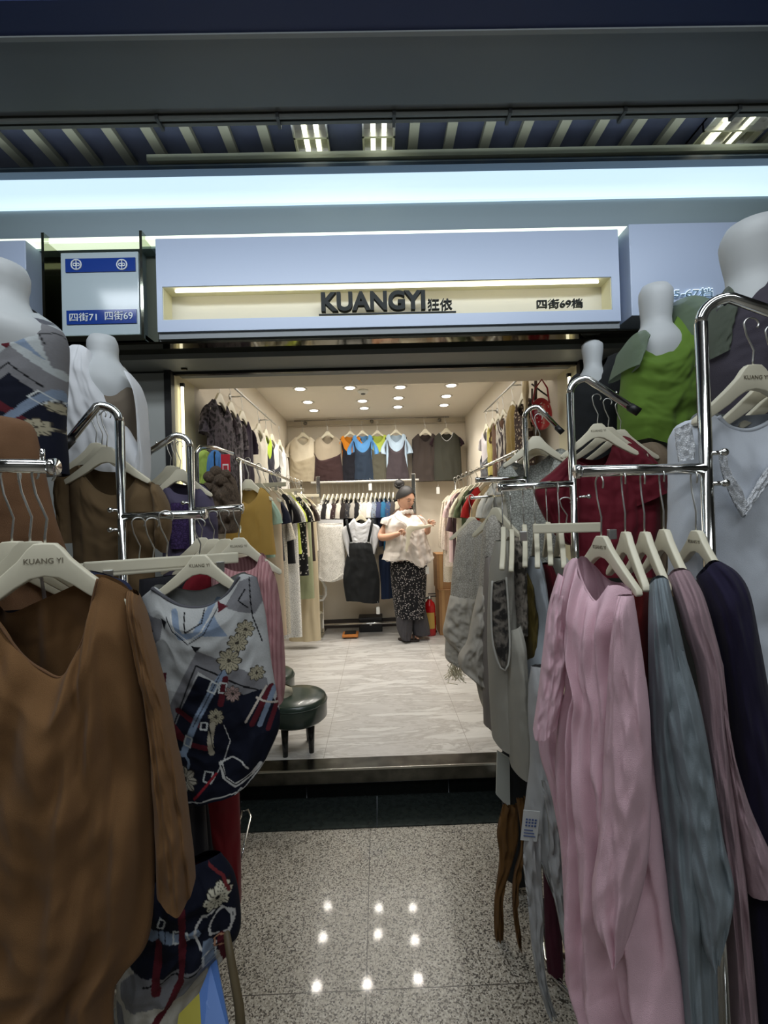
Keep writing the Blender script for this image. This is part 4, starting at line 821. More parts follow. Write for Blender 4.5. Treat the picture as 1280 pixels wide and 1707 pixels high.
# bright gap between: pale garments on the slim rack
LCP = fabric('pale_grey_lace', rgb(170, 172, 164), rgb(112, 112, 106), kind='lace')
pl = PL(880, 1.98, -5); r = garm('lace_blouse', 'pale grey lace blouse on the slim rack beside the wine red blouse', 'blouse', pl, (880, 780))
cloth('body', r, LCP, pl, [(828, 790), (845, 850), (850, 960)], [(945, 752), (935, 850), (930, 960)], T=[(845, 770), (868, 800), (890, 806), (912, 790), (930, 752)], TB=[(845, 768), (890, 775), (930, 748)], t=.05, fold=(4, .006), seed=49)
for i, (x, y) in enumerate(((893, 727), (899, 738))):
    q = PL(x, 1.96+.05*i, -6); hanger(q.at((x, y)), q.yaw, ('cream hanger in the pale grey lace blouse', 'cream hanger just behind the one in the pale grey lace blouse')[i], group='cream hangers on the right slanted arms')
# edge-on garments on the middle rack bar
def edge(label, cat, name, mat, Y, L_, R2, seed, t=.16, hx=None, yaw=0, hl=None, fold=(2, .006), T=(), B=(), nv=60, hsc=1, parts=None):
    pl = PL(L_[0][0], Y+.08, yaw); r = garm(name, label, cat, pl, L_[0])
    cloth('body', r, mat, pl, L_, R2, T=T, B=B, t=t, nu=30, nv=nv, fold=fold, wr=.006, seed=seed, ts=.14, pw=.5)
    if hx: hanger(W(hx[0], hx[1], Y+.05), R_(-107), hl, group='cream hangers seen end-on on the right', sc=hsc)
    return r, pl
GT = fabric('warm_grey_linen', rgb(160, 157, 147), wr=.4)
r, pl = edge('warm grey sleeveless dress with a deep dark armhole, seen from the side at right', 'dress', 'sleeveless_dress', GT, 1.5, [(826, 902), (818, 960), (815, 1050), (817, 1140), (822, 1232)], [(848, 900), (852, 960), (856, 1050), (862, 1150), (868, 1240)], 50, .1, (838, 878), 0, 'end-on cream hanger in the warm grey sleeveless dress')
cloth('side_panel', r, GT, PL(860, 1.48, 0), [(846, 1050), (846, 1120), (848, 1200), (852, 1278)], [(868, 1040), (874, 1100), (880, 1200), (885, 1282)], t=.08, nu=24, nv=40, fold=(2, .006), seed=51)
LDK = fabric('black_scroll_lace', rgb(40, 38, 36), rgb(110, 104, 96), kind='swirl')
cloth('armhole_lining', r, LDK, PL(832, 1.455, 0), [(821, 972), (820, 1010), (823, 1070), (836, 1112)], [(842, 966), (846, 1020), (848, 1080), (842, 1112)], t=.012, nu=20, nv=40, fold=(2, .002), seed=52, ts=0)
band('armhole_binding', r, fabric('pale_binding', rgb(176, 174, 166)), PL(832, 1.45, 0), [(820, 968), (818, 1010), (821, 1072), (834, 1114), (845, 1112), (849, 1080), (847, 1020), (843, 962)], .0035, .004, 1)
edge('black scroll-lace top squeezed right of the warm grey dress', 'top', 'lace_vest', fabric('scroll_lace', rgb(58, 54, 48), rgb(140, 132, 122), kind='swirl'), 1.52, [(847, 895), (846, 980), (844, 1048)], [(864, 895), (872, 980), (872, 1048)], 53, .1, (852, 882), 0, 'end-on cream hanger in the black scroll-lace top')
edge('olive satin top with a bunched hem seen from the side at right', 'top', 'satin_vest', fabric('olive_satin', rgb(80, 68, 26), rough=.5), 1.5, [(865, 953), (864, 1000), (868, 1060), (874, 1120)], [(880, 953), (886, 1000), (890, 1020), (878, 1080)], 54, .09, (873, 874), 0, 'end-on cream hanger in the olive satin top')
edge('pale blue-white sleeveless dress with dark lining, seen from the side', 'dress', 'sleeveless_dress', fabric('pale_blue_cotton', rgb(176, 184, 192)), 1.45, [(884, 928), (882, 975), (892, 1040), (880, 1100), (880, 1160), (886, 1240)], [(899, 928), (902, 975), (908, 1050), (912, 1150), (922, 1250)], 55, .09, (892, 873), 0, 'end-on cream hanger in the pale blue-white dress')
edge('dark navy lining dress hanging beside the pale blue-white one', 'dress', 'slip_dress', fabric('navy_lining', rgb(26, 28, 44)), 1.53, [(888, 975), (890, 1060), (896, 1160)], [(908, 960), (915, 1060), (918, 1160)], 56, .09)
edge('wine red edge-on top between the pale blue dress and the pink kaftan', 'top', 'red_vest', fabric('wine_cotton', rgb(92, 20, 32)), 1.47, [(902, 940), (905, 1000), (905, 1100), (910, 1160)], [(917, 938), (924, 990), (926, 1060), (928, 1160)], 57, .09, (912, 870), 0, 'end-on cream hanger in the wine red edge-on top')
edge('off-white edge-on top just left of the pink kaftan', 'top', 'white_vest', fabric('offwhite_cotton', rgb(184, 186, 178)), 1.42, [(925, 930), (928, 985), (930, 1040)], [(942, 928), (948, 975), (950, 1040)], 58, .09, (932, 872), 0, 'end-on cream hanger in the off-white edge-on top')
clip_hanger(W(944, 872, 1.36), R_(-10), 'long cream skirt hanger sticking out right of the end-on hangers', .2, 0.6)
# long grey-white tie garment
GW = fabric('grey_white_crinkle', rgb(170, 171, 172), wr=.4)
pl = PL(910, 1.3, 0); r = garm('tie_dress', 'light grey crinkled dress with long dangling ties at the right front', 'dress', pl, (905, 1100))
cloth('body', r, GW, pl, [(885, 1110), (880, 1180), (884, 1260), (876, 1330), (872, 1375), (888, 1400)], [(925, 1110), (935, 1200), (935, 1300), (940, 1420), (948, 1560)], t=.05, nu=36, nv=60, fold=(3, .01), wr=.01, seed=59)
pl = PL(900, 1.2, 0)
cloth('tie', r, GW, pl, [(874, 1390), (872, 1440), (880, 1510), (886, 1580), (897, 1640), (912, 1690)], [(903, 1390), (902, 1440), (906, 1520), (906, 1590), (914, 1650), (928, 1695)], t=.006, nu=14, nv=60, fold=(2, .01), wr=.012, seed=60, ts=0)
cloth('tie', r, GW, pl, [(902, 1300), (914, 1380), (915, 1450), (930, 1530), (942, 1590)], [(925, 1300), (938, 1380), (940, 1450), (950, 1530), (956, 1600)], t=.006, nu=14, nv=60, fold=(2, .012), wr=.014, seed=61, ts=0)
r2 = garm('slip_dress', 'wine-coloured strip of cloth showing between the grey ties', 'dress', PL(910, 1.36), (910, 1380))
cloth('body', r2, fabric('plum_cotton', rgb(74, 28, 44)), PL(910, 1.4), [(900, 1380), (905, 1450), (908, 1560), (912, 1620)], [(925, 1400), (930, 1450), (935, 1540), (940, 1620)], t=.02, nu=14, nv=30, fold=(2, .006), seed=62)
q = W(880, 1370, 1.19)
o = MB().box(q.x-.022, q.x+.022, q.y-.001, q.y+.001, q.z-.05, q.z+.03).build('care_tag', plain('tag_paper', rgb(196, 200, 200), .6)); o.rotation_euler.y = R_(8); tag(o, 'white price tag with blue print pinned on the grey tie dress', 'tag')
b = MB()
for k in range(4):
    for j in range(3): b.box(-.014+k*.008, -.009+k*.008, -.0025, -.0015, .055-j*.008, .059-j*.008)
for k in range(3): b.box(-.016, .008+.004*k, -.0025, -.0015, .028-k*.008, .030-k*.008)
b.v = [v+ORG[o.name] for v in b.v]; b.build('printed_marks', plain('tag_print', rgb(70, 90, 140), .6), o)
# rust tattered scarves
RU = fabric('rust_chiffon', rgb(110, 76, 34), wr=.8)
for i, (L_, R2, lab) in enumerate((([(838, 1340), (828, 1385), (832, 1430), (824, 1500), (824, 1555), (832, 1590), (840, 1625), (850, 1662)], [(862, 1340), (864, 1400), (850, 1450), (838, 1490), (840, 1545), (838, 1580), (848, 1625), (853, 1662)], 'long tattered rust-brown scarf trailing to a thread over the granite floor'), ([(860, 1330), (868, 1400), (856, 1455), (854, 1510), (860, 1560), (864, 1578)], [(878, 1330), (876, 1400), (868, 1450), (862, 1505), (868, 1560), (868, 1580)], 'shorter rust-brown scarf end right of the long tattered one'))):
    o = cloth('scarf', None, RU, PL(850, 1.55-.05*i, 0), L_, R2, t=.008, nu=14, nv=70, fold=(2, .01), wr=.014, seed=63+i, ts=0); tag(o, lab, 'scarf')
v, fs = slab([W(828, 1250, 1.7), W(826, 1322, 1.7), W(849, 1347, 1.7), W(848, 1262, 1.7)], .01, 0); o = mk('panel', v, fs, plain('pale_panel', rgb(186, 190, 184), .6), None, False); tag(o, 'plain pale panel below the warm grey dress at the step', 'panel')
pl = PL(858, 1.75); r = garm('black_garment', 'black cloth hanging in the shadow behind the pale panel at right', 'dress', pl, (860, 1270)); cloth('body', r, BKF, pl, [(838, 1240), (836, 1300), (842, 1462)], [(885, 1240), (885, 1300), (880, 1462)], t=.05, fold=(2, .006), seed=65)
q = W(940, 1700, 1.15)
r = thing('floor_stand', 'curved chrome base ring on the granite floor at the lower right', 'rack base', (q.x+.2, q.y, 0))
pt = [CAM+(ROT @ Vector(((x-640)/FPX, (853.5-y)/FPX, -1)))*((.02-1.476)/(ROT @ Vector(((x-640)/FPX, (853.5-y)/FPX, -1))).z) for x, y in ((905, 1500), (905, 1560), (910, 1600), (925, 1630), (950, 1655), (1000, 1680), (1080, 1690))]
MB().tube(pt, .008, 8).build('ring', CHROME, r, True)
# ---------------- inside the shop: garment generator in metres ----------------
def G(name, label, cat, grp, pos, yaw, mat, ln=.6, hw=.18, hem=.21, t=.035, nd=.1, sl=None, smat=None, seed=0, hang=None, hs=1, over=None, omat=None, fold=(4, .008), res=20, hsc=1, drop=.115, swd=.07, trim=None, T=None):
    pos = Vector(pos); yaw = R_(yaw); r = thing(name, label, cat, tuple(pos), grp); lp = LP(pos, yaw)
    nk = .075
    T = T or [(-.11, .075), (-nk, .052), (-nk*.75, .05+nd*.55), (0, .05+nd), (nk*.75, .05+nd*.55), (nk, .052), (.11, .075)]
    cloth('body', r, mat, lp, [(-hw, drop), (-hw-.004, .28), (-hem, ln+.04)], [(hw, drop), (hw+.004, .28), (hem, ln+.04)], T=T, TB=[(-.11, .075), (-nk, .052), (0, .07), (nk, .052), (.11, .075)], t=t*(.7 if over else 1), nu=res, nv=res, fold=(3, .002) if over else fold, wr=.001 if over else .004, seed=seed, ts=.12)
    if sl:
        L = {'cap': .08, 'short': .17, 'long': .5, 'puff': .3}[sl]; sp = {'cap': .05, 'short': .075, 'long': .06, 'puff': .055}[sl]
        for s in (-1, 1):
            a = [(s*(hw-.015), drop-.012), (s*(hw+.01), drop+.10), (s*(hw-.02+sp*.3), drop+L)]; b = [(s*(hw+.0), drop-.005), (s*(hw+sp*.75), drop+L*.5), (s*(hw+sp+(.02 if sl == 'puff' else 0)), drop+L*.93)]
            cloth('sleeve', r, smat or mat, lp, a if s > 0 else b, b if s > 0 else a, t=swd/2, nu=12, nv=16, fold=(2, .005), seed=seed+s+3, ts=.2)
    if over:    # dark tank or dress worn over the tee, sold as one set
        q = [(-.1, .1), (-.07, .2), (0, .25), (.07, .2), (.1, .1)] if over == 'tank' else [(-.09, .33), (.09, .29)]
        l0 = (-.125, .088) if over == 'tank' else (-hw-.01, .24)
        cloth('overlay', r, omat, lp, [l0, (-hw+.005, .28), (-hem-.012, ln+.06)], [(-l0[0], l0[1]), (hw-.005, .28), (hem+.012, ln+.07)], T=q, t=t+.012, nu=res, nv=res, fold=(5, .006), seed=seed+9, ts=.08)
    if trim: band('neck_trim', r, trim, lp, [(-nk, .052), (-nk*.75, .05+nd*.55), (0, .05+nd), (nk*.75, .05+nd*.55), (nk, .052)], .006, .012, .8, 16)
    if hang: hanger(pos+Vector((0, 0, -.0)), yaw, hang, group='cream hangers inside the shop', hs=hs, sc=hsc)
    return r
def F(n, c, c2=None, **k): return fabric(n, rgb(*c), rgb(*c2) if c2 else None, **k)
def rail(name, label, a, b, mat=STEEL, r=.008, brackets=(), bdir=(0, 1, 0), group=None):
    o = thing(name, label, 'rail', tuple(a), group); MB().tube([a, b], r, 10).build('bar', mat, o, True)
    for k in brackets:
        p = Vector(a).lerp(Vector(b), k); m = MB(); m.tube([p, p+Vector(bdir)], r*.8, 8); m.tube([p+Vector(bdir)*.93, p+Vector(bdir)], .022, 14); m.build('wall_bracket', mat, o, True)
    return o
# left floor rack inside
def aisle_rack(label, x, y0, y1, z, side):
    r = thing('aisle_rack', label, 'clothes rack', (x, (y0+y1)/2, ZF))
    MB().tube([(x, y0, z), (x, y1, z)], .0125, 12).build('rail', CHROME, r, True)
    for y in (y0+.05, y1-.05): MB().tube([(x, y, ZF+.02), (x, y, z)], .0125, 12).build('pole', CHROME, r, True)
    b = MB()
    for y in (y0+.05, y1-.05): b.tube([(x-.14, y, ZF+.013), (x+.14, y, ZF+.013)], .012, 8)
    b.build('foot', CHROME, r, True); return r
aisle_rack('chrome rack running along the left wall inside the shop', -.82, 2.62, 4.85, 1.84, 1)
RACKR = aisle_rack('chrome rack running along the right wall inside the shop', .85, 2.62, 4.85, 1.84, -1)
LGR = 'clothes on the left aisle rack'; RGR = 'clothes on the right aisle rack'
items = [
 ('knit_vest', 'mustard knit vest, nearest on the left aisle rack', 'vest', (176, 142, 74), None, None, .42, None, .04),
 ('tee', 'mint green tee right behind the mustard vest', 'tee', (168, 196, 176), None, None, .45, 'short', 0),
 ('slip_dress', 'champagne satin slip dress hanging low on the left aisle rack', 'dress', (208, 186, 158), None, None, .98, None, .03),
 ('tee', 'dark navy tee behind the mint one on the left aisle rack', 'tee', (30, 34, 52), None, None, .5, 'short', 0),
 ('lace_dress', 'cream lace midi dress with ruffled edge on the left aisle rack', 'dress', (226, 218, 200), (176, 168, 150), 'lace', 1.05, 'puff', .0),
 ('blouse', 'black short-sleeved blouse on the left aisle rack', 'blouse', (22, 22, 26), None, None, .55, 'short', .02),
 ('lace_dress', 'white lace long dress with scalloped sleeves on the left aisle rack', 'dress', (236, 234, 228), (180, 178, 172), 'lace', 1.15, 'short', .03),
 ('tee', 'lime yellow tee on the left aisle rack', 'tee', (196, 208, 90), None, None, .5, 'short', .02),
 ('blouse', 'black and white floral blouse on the left aisle rack', 'blouse', (26, 26, 28), (200, 196, 188), 'floral', .7, 'short', .05),
 ('tee', 'oatmeal tee in the deeper half of the left aisle rack', 'tee', (206, 196, 172), None, None, .55, 'short', .04),
 ('slip_dress', 'sage green slip dress on the left aisle rack', 'dress', (150, 156, 122), None, None, .95, None, .05),
 ('blouse', 'dark brown blouse far along the left aisle rack', 'blouse', (54, 42, 38), None, None, .62, 'short', .05),
 ('trousers', 'long beige trousers reaching the floor, far along the left aisle rack', 'trousers', (196, 182, 152), None, None, 1.42, None, .06),
 ('blouse', 'ivory long-sleeved blouse at the far end of the left aisle rack', 'blouse', (222, 216, 200), None, None, .7, 'long', .0)]
for i, (nm, lab, cat, c, c2, kd, ln, sl, dx) in enumerate(items):
    y = 2.70+.145*i
    G(nm, lab, cat, LGR, (-.82+dx, y, 1.84-.115), -3, F('left_rack_cloth_%d' % i, c, c2, kind=kd), ln=ln, sl=sl, seed=70+i, t=.045, hang='cream hanger of the '+' '.join(lab.split(',')[0].split(' ')[:7])+', left rack', hem=.16, hw=.14, fold=(4, .012), swd=.06)
# satin strap detail on rack: clip hangers poking into the aisle
for i, y in enumerate((2.95, 3.6, 4.5)): clip_hanger((-.80, y+.07, 1.725), R_(-14+9*i), ('nearest', 'middle', 'farthest')[i]+' long skirt hanger turned towards the aisle on the left rack', .4, group='skirt hangers on the left aisle rack')
items = [
 ('tee', 'pale grey tee, nearest on the right aisle rack', 'tee', (176, 174, 166), None, None, .6, 'short', 0),
 ('blouse', 'off-white blouse with black piping on the right aisle rack', 'blouse', (206, 204, 194), None, None, .65, 'short', 0),
 ('tee', 'beige satin tee on the right aisle rack', 'tee', (178, 156, 120), None, None, .6, 'short', 0),
 ('blouse', 'bright red blouse on the right aisle rack', 'blouse', (176, 36, 34), None, None, .55, 'short', -.03),
 ('dress', 'charcoal dress behind the bright red blouse', 'dress', (54, 50, 50), None, None, .9, None, -.02),
 ('tee', 'leaf green tee on the right aisle rack', 'tee', (92, 104, 74), None, None, .6, 'short', -.02),
 ('blouse', 'cream blouse between green and plum garments on the right aisle rack', 'blouse', (214, 206, 182), None, None, .6, 'short', -.03),
 ('dress', 'dusky plum long dress on the right aisle rack', 'dress', (82, 62, 66), None, None, .78, 'puff', -.03),
 ('blouse', 'pink satin blouse on the right aisle rack', 'blouse', (212, 184, 182), None, None, .66, 'short', -.03),
 ('lace_dress', 'pinkish white embroidered long-sleeved blouse, farthest but one on the right rack', 'blouse', (228, 216, 202), (196, 178, 160), 'lace', .72, 'long', -.04),
 ('lace_dress', 'ivory lace dress at the far end of the right aisle rack', 'dress', (224, 214, 196), (184, 170, 148), 'lace', .9, 'long', -.04)]
for i, (nm, lab, cat, c, c2, kd, ln, sl, dx) in enumerate(items):
    y = 2.72+.185*i
    G(nm, lab, cat, RGR, (.85+dx, y, 1.84-.115), 4, F('right_rack_cloth_%d' % i, c, c2, kind=kd), ln=ln, sl=sl, seed=90+i, t=.045, hang='cream hanger of the '+' '.join(lab.split(',')[0].split(' ')[:7])+', right rack', hem=.16, hw=.14, fold=(4, .012), swd=.06)
# big sheer grey lace pieces at the near end
SG = F('sheer_grey_crinkle', (186, 180, 169), wr=.6); SGL = F('grey_lace', (180, 175, 164), (132, 127, 118), kind='lace')
pl = PL(780, 2.5, -10); r = RFC = garm('lace_cardigan', 'sheer grey lace cardigan with gathered cuffs, farther of the two on the right rack', 'cardigan', pl, (780, 880))
cloth('body', r, SGL, pl, [(762, 893), (754, 950), (750, 1000)], [(812, 878), (822, 950), (824, 1020)], T=[(775, 878), (792, 866)], t=.05, fold=(4, .01), seed=110, nu=40, nv=40)
cloth('cuff', r, SG, pl, [(750, 992), (742, 1030), (739, 1058), (760, 1082)], [(800, 992), (798, 1030), (796, 1060), (785, 1086)], t=.08, fold=(3, .008), wr=.02, seed=111, ts=.1)
cloth('flounce', r, SG, pl, [(742, 1062), (742, 1095), (752, 1104)], [(790, 1075), (790, 1105), (775, 1112)], t=.04, fold=(6, .008), seed=112, ts=.1)
pl = PL(810, 1.99, -10); r = garm('lace_cardigan', 'sheer grey lace cardigan with a big puffed sleeve, nearer of the two', 'cardigan', pl, (815, 880))
cloth('body', r, SGL, pl, [(805, 882), (800, 950), (796, 1010)], [(840, 870), (838, 960), (835, 1060)], T=[(815, 862), (828, 858)], t=.05, fold=(3, .01), seed=113, nu=40, nv=40)
cloth('sleeve', r, SG, pl, [(800, 970), (788, 1020), (778, 1068), (764, 1092), (768, 1114), (790, 1130)], [(832, 975), (828, 1040), (824, 1090), (815, 1136)], t=.08, fold=(3, .01), wr=.022, seed=114, ts=.1, nu=36, nv=50)
cloth('flounce', r, SG, pl, [(790, 1120), (798, 1160), (803, 1174)], [(822, 1110), (826, 1160), (824, 1210)], t=.05, fold=(5, .008), seed=115, ts=.1)
pl = PL(815, 1.93, 0); r = garm('slip_dress', 'taupe linen dress edge showing left of the warm grey sleeveless dress', 'dress', pl, (812, 960))
cloth('body', r, F('taupe_linen', (134, 126, 120)), pl, [(808, 930), (803, 1050), (804, 1140), (806, 1206)], [(836, 920), (840, 1050), (842, 1140), (845, 1222)], t=.06, fold=(3, .01), seed=116)
hanger(W(826, 846, 1.97), R_(-60), 'cream hanger in the grey lace cardigan with the puffed sleeve', group='cream hangers on the right slanted arms')
MB().tube([(.85, 2.67, 1.585), tuple(Vector((0, 0, .0))+W(786, 862, 2.55)+Vector((0, 0, .11)))], .009, 10).build('side_arm', CHROME, RACKR, True)
hanger(W(786, 862, 2.55), R_(-40), 'cream hanger in the farther grey lace cardigan', group='cream hangers inside the shop')
q = W(757, 1112, 2.5)
rr = random.Random(3); b = MB()
for k in range(46):
    a = Vector((q.x-.0+rr.uniform(-.03, .05), q.y+rr.uniform(-.05, .05), q.z+rr.uniform(-.01, .03))); b.tube([a, a+Vector((rr.uniform(-.03, .03), rr.uniform(-.02, .02), -rr.uniform(.02, .06))), a+Vector((rr.uniform(-.05, .05), rr.uniform(-.02, .02), -rr.uniform(.05, .09)))], .002, 4)
b.build('thread_fringe', F('cream_fringe', (214, 206, 178)), RFC)

# front of left aisle rack: mounted small rack pieces
pl = PL(372, 2.15, 6)
r = garm('crinkled_top_scarf', 'brown furry crinkled scarf bundle hanging beside the red price card', 'scarf', pl, (370, 770)); r.name = 'fur_scarf'; ORG[r.name] = ORG.get(r.name, r.location.copy())
FUR = F('brown_fur_knit', (126, 108, 90), (76, 62, 50), kind='melange', wr=1)
cloth('scarf_body', r, FUR, pl, [(352, 800), (350, 830), (352, 870), (360, 890)], [(392, 798), (400, 830), (402, 860), (396, 888)], T=[(362, 788), (380, 786)], t=.06, fold=(3, .01), wr=.02, seed=120, nu=40, nv=40)
for k, (x, y, s) in enumerate(((350, 795, .032), (360, 786, .03), (368, 800, .034), (346, 812, .026), (376, 790, .024))):
    c = W(x, y, 2.10); MB().ball(c, s, 14, 10, (1, .8, .9)).build('gathered_bunch', FUR, r, True)
for lab, x, Y, c in (('tiny lime green tee at the near end of the left aisle, behind the chrome arch', 342, 2.36, (176, 200, 96)), ('sky blue ruched tee with black straps at the near end of the left aisle', 360, 2.30, (78, 130, 188))):
    pl = PL(x, Y, 10); r = garm('tee', lab, 'tee', pl, (x, 755))
    cloth('body', r, F('small_tee_%d' % x, c), pl, [(x-14, 762), (x-16, 790), (x-14, 830)], [(x+12, 762), (x+13, 790), (x+12, 830)], T=[(x-6, 752), (x+4, 752)], t=.04, fold=(3, .01), seed=x)
    if x == 360: cloth('strap', r, BKF, pl, [(x-3, 752), (x-2, 790)], [(x+2, 752), (x+3, 790)], t=.046, nu=6, nv=10, fold=(1, 0), seed=1)
r = thing('arch_rack', 'small chrome arch stand at the near end of the left aisle', 'clothes rack', Wd(334, 1500, 2.25))
a = W(330, 860, 2.25); zt = W(335, 742, 2.25).z
MB().tube([(a.x, a.y, .02), (a.x, a.y, zt-.04), (a.x+.02, a.y, zt-.01), (a.x+.06, a.y+.1, zt), (a.x+.1, a.y+.25, zt-.01)], .011, 12).build('arch', CHROME, r, True)
MB().lathe((a.x, a.y, 0), [(.09, 0), (.09, .012), (.015, .02)], 16).build('foot', CHROME, r)
q0, q1 = W(369, 800, 2.2), W(383, 757, 2.2)
r = thing('price_card', 'small red and white price card near the left aisle rack', 'price card', tuple(q0))
MB().box(q0.x, q1.x, 2.2, 2.204, q0.z, q1.z, .001).build('card', plain('card_red', rgb(186, 30, 44), .4), r)
h = q1.z-q0.z
b = MB(); b.box(q0.x+.003, q1.x-.003, 2.1985, 2.2, q0.z+.005, q0.z+h*.2); b.box(q0.x+.008, q1.x-.008, 2.1985, 2.2, q0.z+h*.3, q0.z+h*.62); b.build('white_field', plain('card_white', rgb(220, 214, 210), .4), r)
b = MB(); b.box(q0.x+.012, q1.x-.012, 2.197, 2.1985, q0.z+h*.36, q0.z+h*.56); b.build('printed_figure', plain('card_print', rgb(160, 40, 50), .4), r)

# ---------------- wall displays ----------------
WL = -.93
rail('wall_rail', 'thin wall rail high on the left wall of the shop', (WL, 2.75, 2.36), (WL, 4.15, 2.36), r=.007, brackets=(.3, .85), bdir=(-.1, 0, 0))
rail('wall_rail', 'thin wall rail high on the right wall of the shop', (.955, 2.80, 2.36), (.955, 3.85, 2.36), r=.007, brackets=(.25, .97), bdir=(.105, 0, 0))
BPR = F('black_smudge_print', (30, 26, 30), (92, 84, 92), kind='swirl')
WLG = 'clothes on the left wall rail'
wl = [('printed_tee', 'black tee with a grey smudge print, nearest on the left wall', 'tee', BPR, 2.68, .62, 'short', None, None),
 ('printed_tee', 'charcoal tee with a pale swirl motif, second on the left wall', 'tee', F('charcoal_tee', (40, 36, 40), (110, 104, 110), kind='swirl'), 2.88, .60, 'short', None, None),
 ('tee', 'dark aubergine tee, third on the left wall', 'tee', F('aubergine', (44, 34, 50)), 3.12, .64, 'short', None, None),
 ('blouse', 'ivory sleeveless blouse right of the dark tees on the left wall', 'blouse', F('ivory_drape', (226, 220, 204)), 3.55, .6, None, None, None),
 ('vest_set', 'navy vest over a lime top on the left wall', 'vest', F('lime_satin', (180, 206, 60)), 3.78, .54, None, 'tank', F('navy_vest', (26, 26, 44))),
 ('blouse', 'white blouse with a black lower half on the left wall', 'blouse', F('white_poplin', (222, 220, 214)), 4.0, .45, 'short', 'dr', F('black_gauze', (28, 28, 36))),
 ('blouse', 'white long-sleeved blouse, farthest on the left wall', 'blouse', F('white_voile', (228, 224, 216)), 4.3, .8, 'long', None, None)]
for i, (nm, lab, cat, m, y, ln, sl, ov, om) in enumerate(wl):
    G(nm, lab, cat, WLG, (WL, y, 2.245), 84, m, ln=ln, sl=sl, over=ov, omat=om, t=.03, seed=130+i, hang='cream hanger of the %s' % ' '.join(lab.split(' ')[:12]), hw=.17, hem=.18, swd=.05)
WRG = 'clothes on the right wall rail'
wr_ = [('lace_blouse', 'grey-white blouse with dark lace hem, farthest on the right wall rail', 'blouse', F('white_grey', (196, 190, 192)), 3.80, .46, 'cap', 'dr', F('slate_lace', (104, 106, 112), (60, 60, 66), kind='lace')),
 ('satin_camisole', 'yellow satin camisole on the right wall rail', 'camisole', F('yellow_satin', (190, 178, 96), rough=.5), 3.58, .42, None, None, None),
 ('blouse', 'brown blouse between yellow and white on the right wall rail', 'blouse', F('brown_crepe', (106, 80, 64)), 3.42, .48, 'cap', None, None),
 ('tank', 'white and dark striped tank on the right wall rail', 'tank', F('white_stripe', (206, 200, 190), (60, 50, 52), kind='stripe'), 3.28, .46, None, None, None),
 ('satin_dress', 'mustard satin dress with a knotted neck on the right wall', 'dress', F('mustard_satin', (150, 124, 52), rough=.45, wr=.8), 3.05, .62, None, None, None),
 ('floral_dress', 'dark brown floral dress on the right wall nearest the entrance', 'dress', F('brown_floral', (58, 42, 36), (176, 160, 140), kind='floral'), 2.84, .72, None, None, None)]
for i, (nm, lab, cat, m, y, ln, sl, ov, om) in enumerate(wr_):
    G(nm, lab, cat, WRG, (.955, y, 2.245), -84, m, ln=ln, sl=sl, over=ov, omat=om, t=.03, seed=140+i, hang='cream hanger of the %s' % ' '.join(lab.split(' ')[:12]), hw=.12, hem=.13, swd=.05, hsc=.75, T=[(-.03, .03), (0, .03), (.03, .03)] if 'mustard' in lab else None)
CRS = F('cream_scarf', (206, 192, 160)); pl = PL(876, 2.72, 0)
o = cloth('scarf', None, CRS, pl, [(872, 628), (870, 650), (873, 680), (869, 715)], [(880, 628), (882, 650), (880, 680), (886, 715)], t=.015, nu=10, nv=30, fold=(2, .006), seed=150); tag(o, 'cream knotted scarf hanging near the belts on the right wall', 'scarf')
for i, (a, b_, c, lab) in enumerate((((887, 648), (887, 700), (44, 30, 28), 'thin dark belt, leftmost of the belts on the right wall'), ((893, 626), (893, 690), (60, 40, 36), 'dark brown belt, second from the left on the right wall'), ((886, 640), (918, 664), (36, 30, 30), 'black belt slung diagonally over the others'), ((911, 626), (916, 660), (70, 46, 40), 'brown belt above the red bag'), ((919, 640), (919, 712), (50, 36, 34), 'dark belt, rightmost on the right wall'))):
    pl = PL(a[0], 2.66+.015*i, 0); r = garm('belt', lab, 'belt', pl, a, 'belts hanging on the right wall')
    p, q = pl.at(a), pl.at(b_); MB().tube([p, p.lerp(q, .5)+Vector((0, .004, 0)), q], .010, 8, True, .3).build('strap', plain('belt_%d' % i, rgb(*c), .35), r, True)
    MB().tube([q+Vector((.012*math.cos(k*math.pi/4), -.004, .014*math.sin(k*math.pi/4))) for k in range(8)], .0028, 5, closed=True).build('buckle', plain('dull_brass', (.5, .4, .22, 1), .3, 1), r, True)
# red studded bag
c = W(902, 690, 2.55); r = thing('handbag', 'crimson half-moon handbag with studs hanging on the right wall by the entrance', 'bag', tuple(c))
REDL = plain('crimson_leather', rgb(150, 22, 38), .3, coat=.3)
vs = []; b = MB(); b.ball(c, .075, 24, 16, (.85, .38, 1.25)); b.build('bag_body', REDL, r, True)
b = MB()
for k in range(22):
    a1 = rr.uniform(0, 6.28); rd = math.sqrt(rr.random())*.75; x, z = .062*rd*math.cos(a1), .09*rd*math.sin(a1); d = 1-(x/.064)**2-(z/.094)**2
    if d > 0: b.ball((c.x+x, c.y-.028*math.sqrt(d), c.z+z), .0035, 8, 6)
b.build('stud', STEEL, r, True); b = MB(); b.tube([(c.x-.05, c.y, c.z+.06), (c.x-.03, c.y, c.z+.15), (c.x+.01, c.y, c.z+.2), (c.x+.04, c.y, c.z+.15), (c.x+.05, c.y, c.z+.06)], .005, 8); b.build('strap', REDL, r, True)
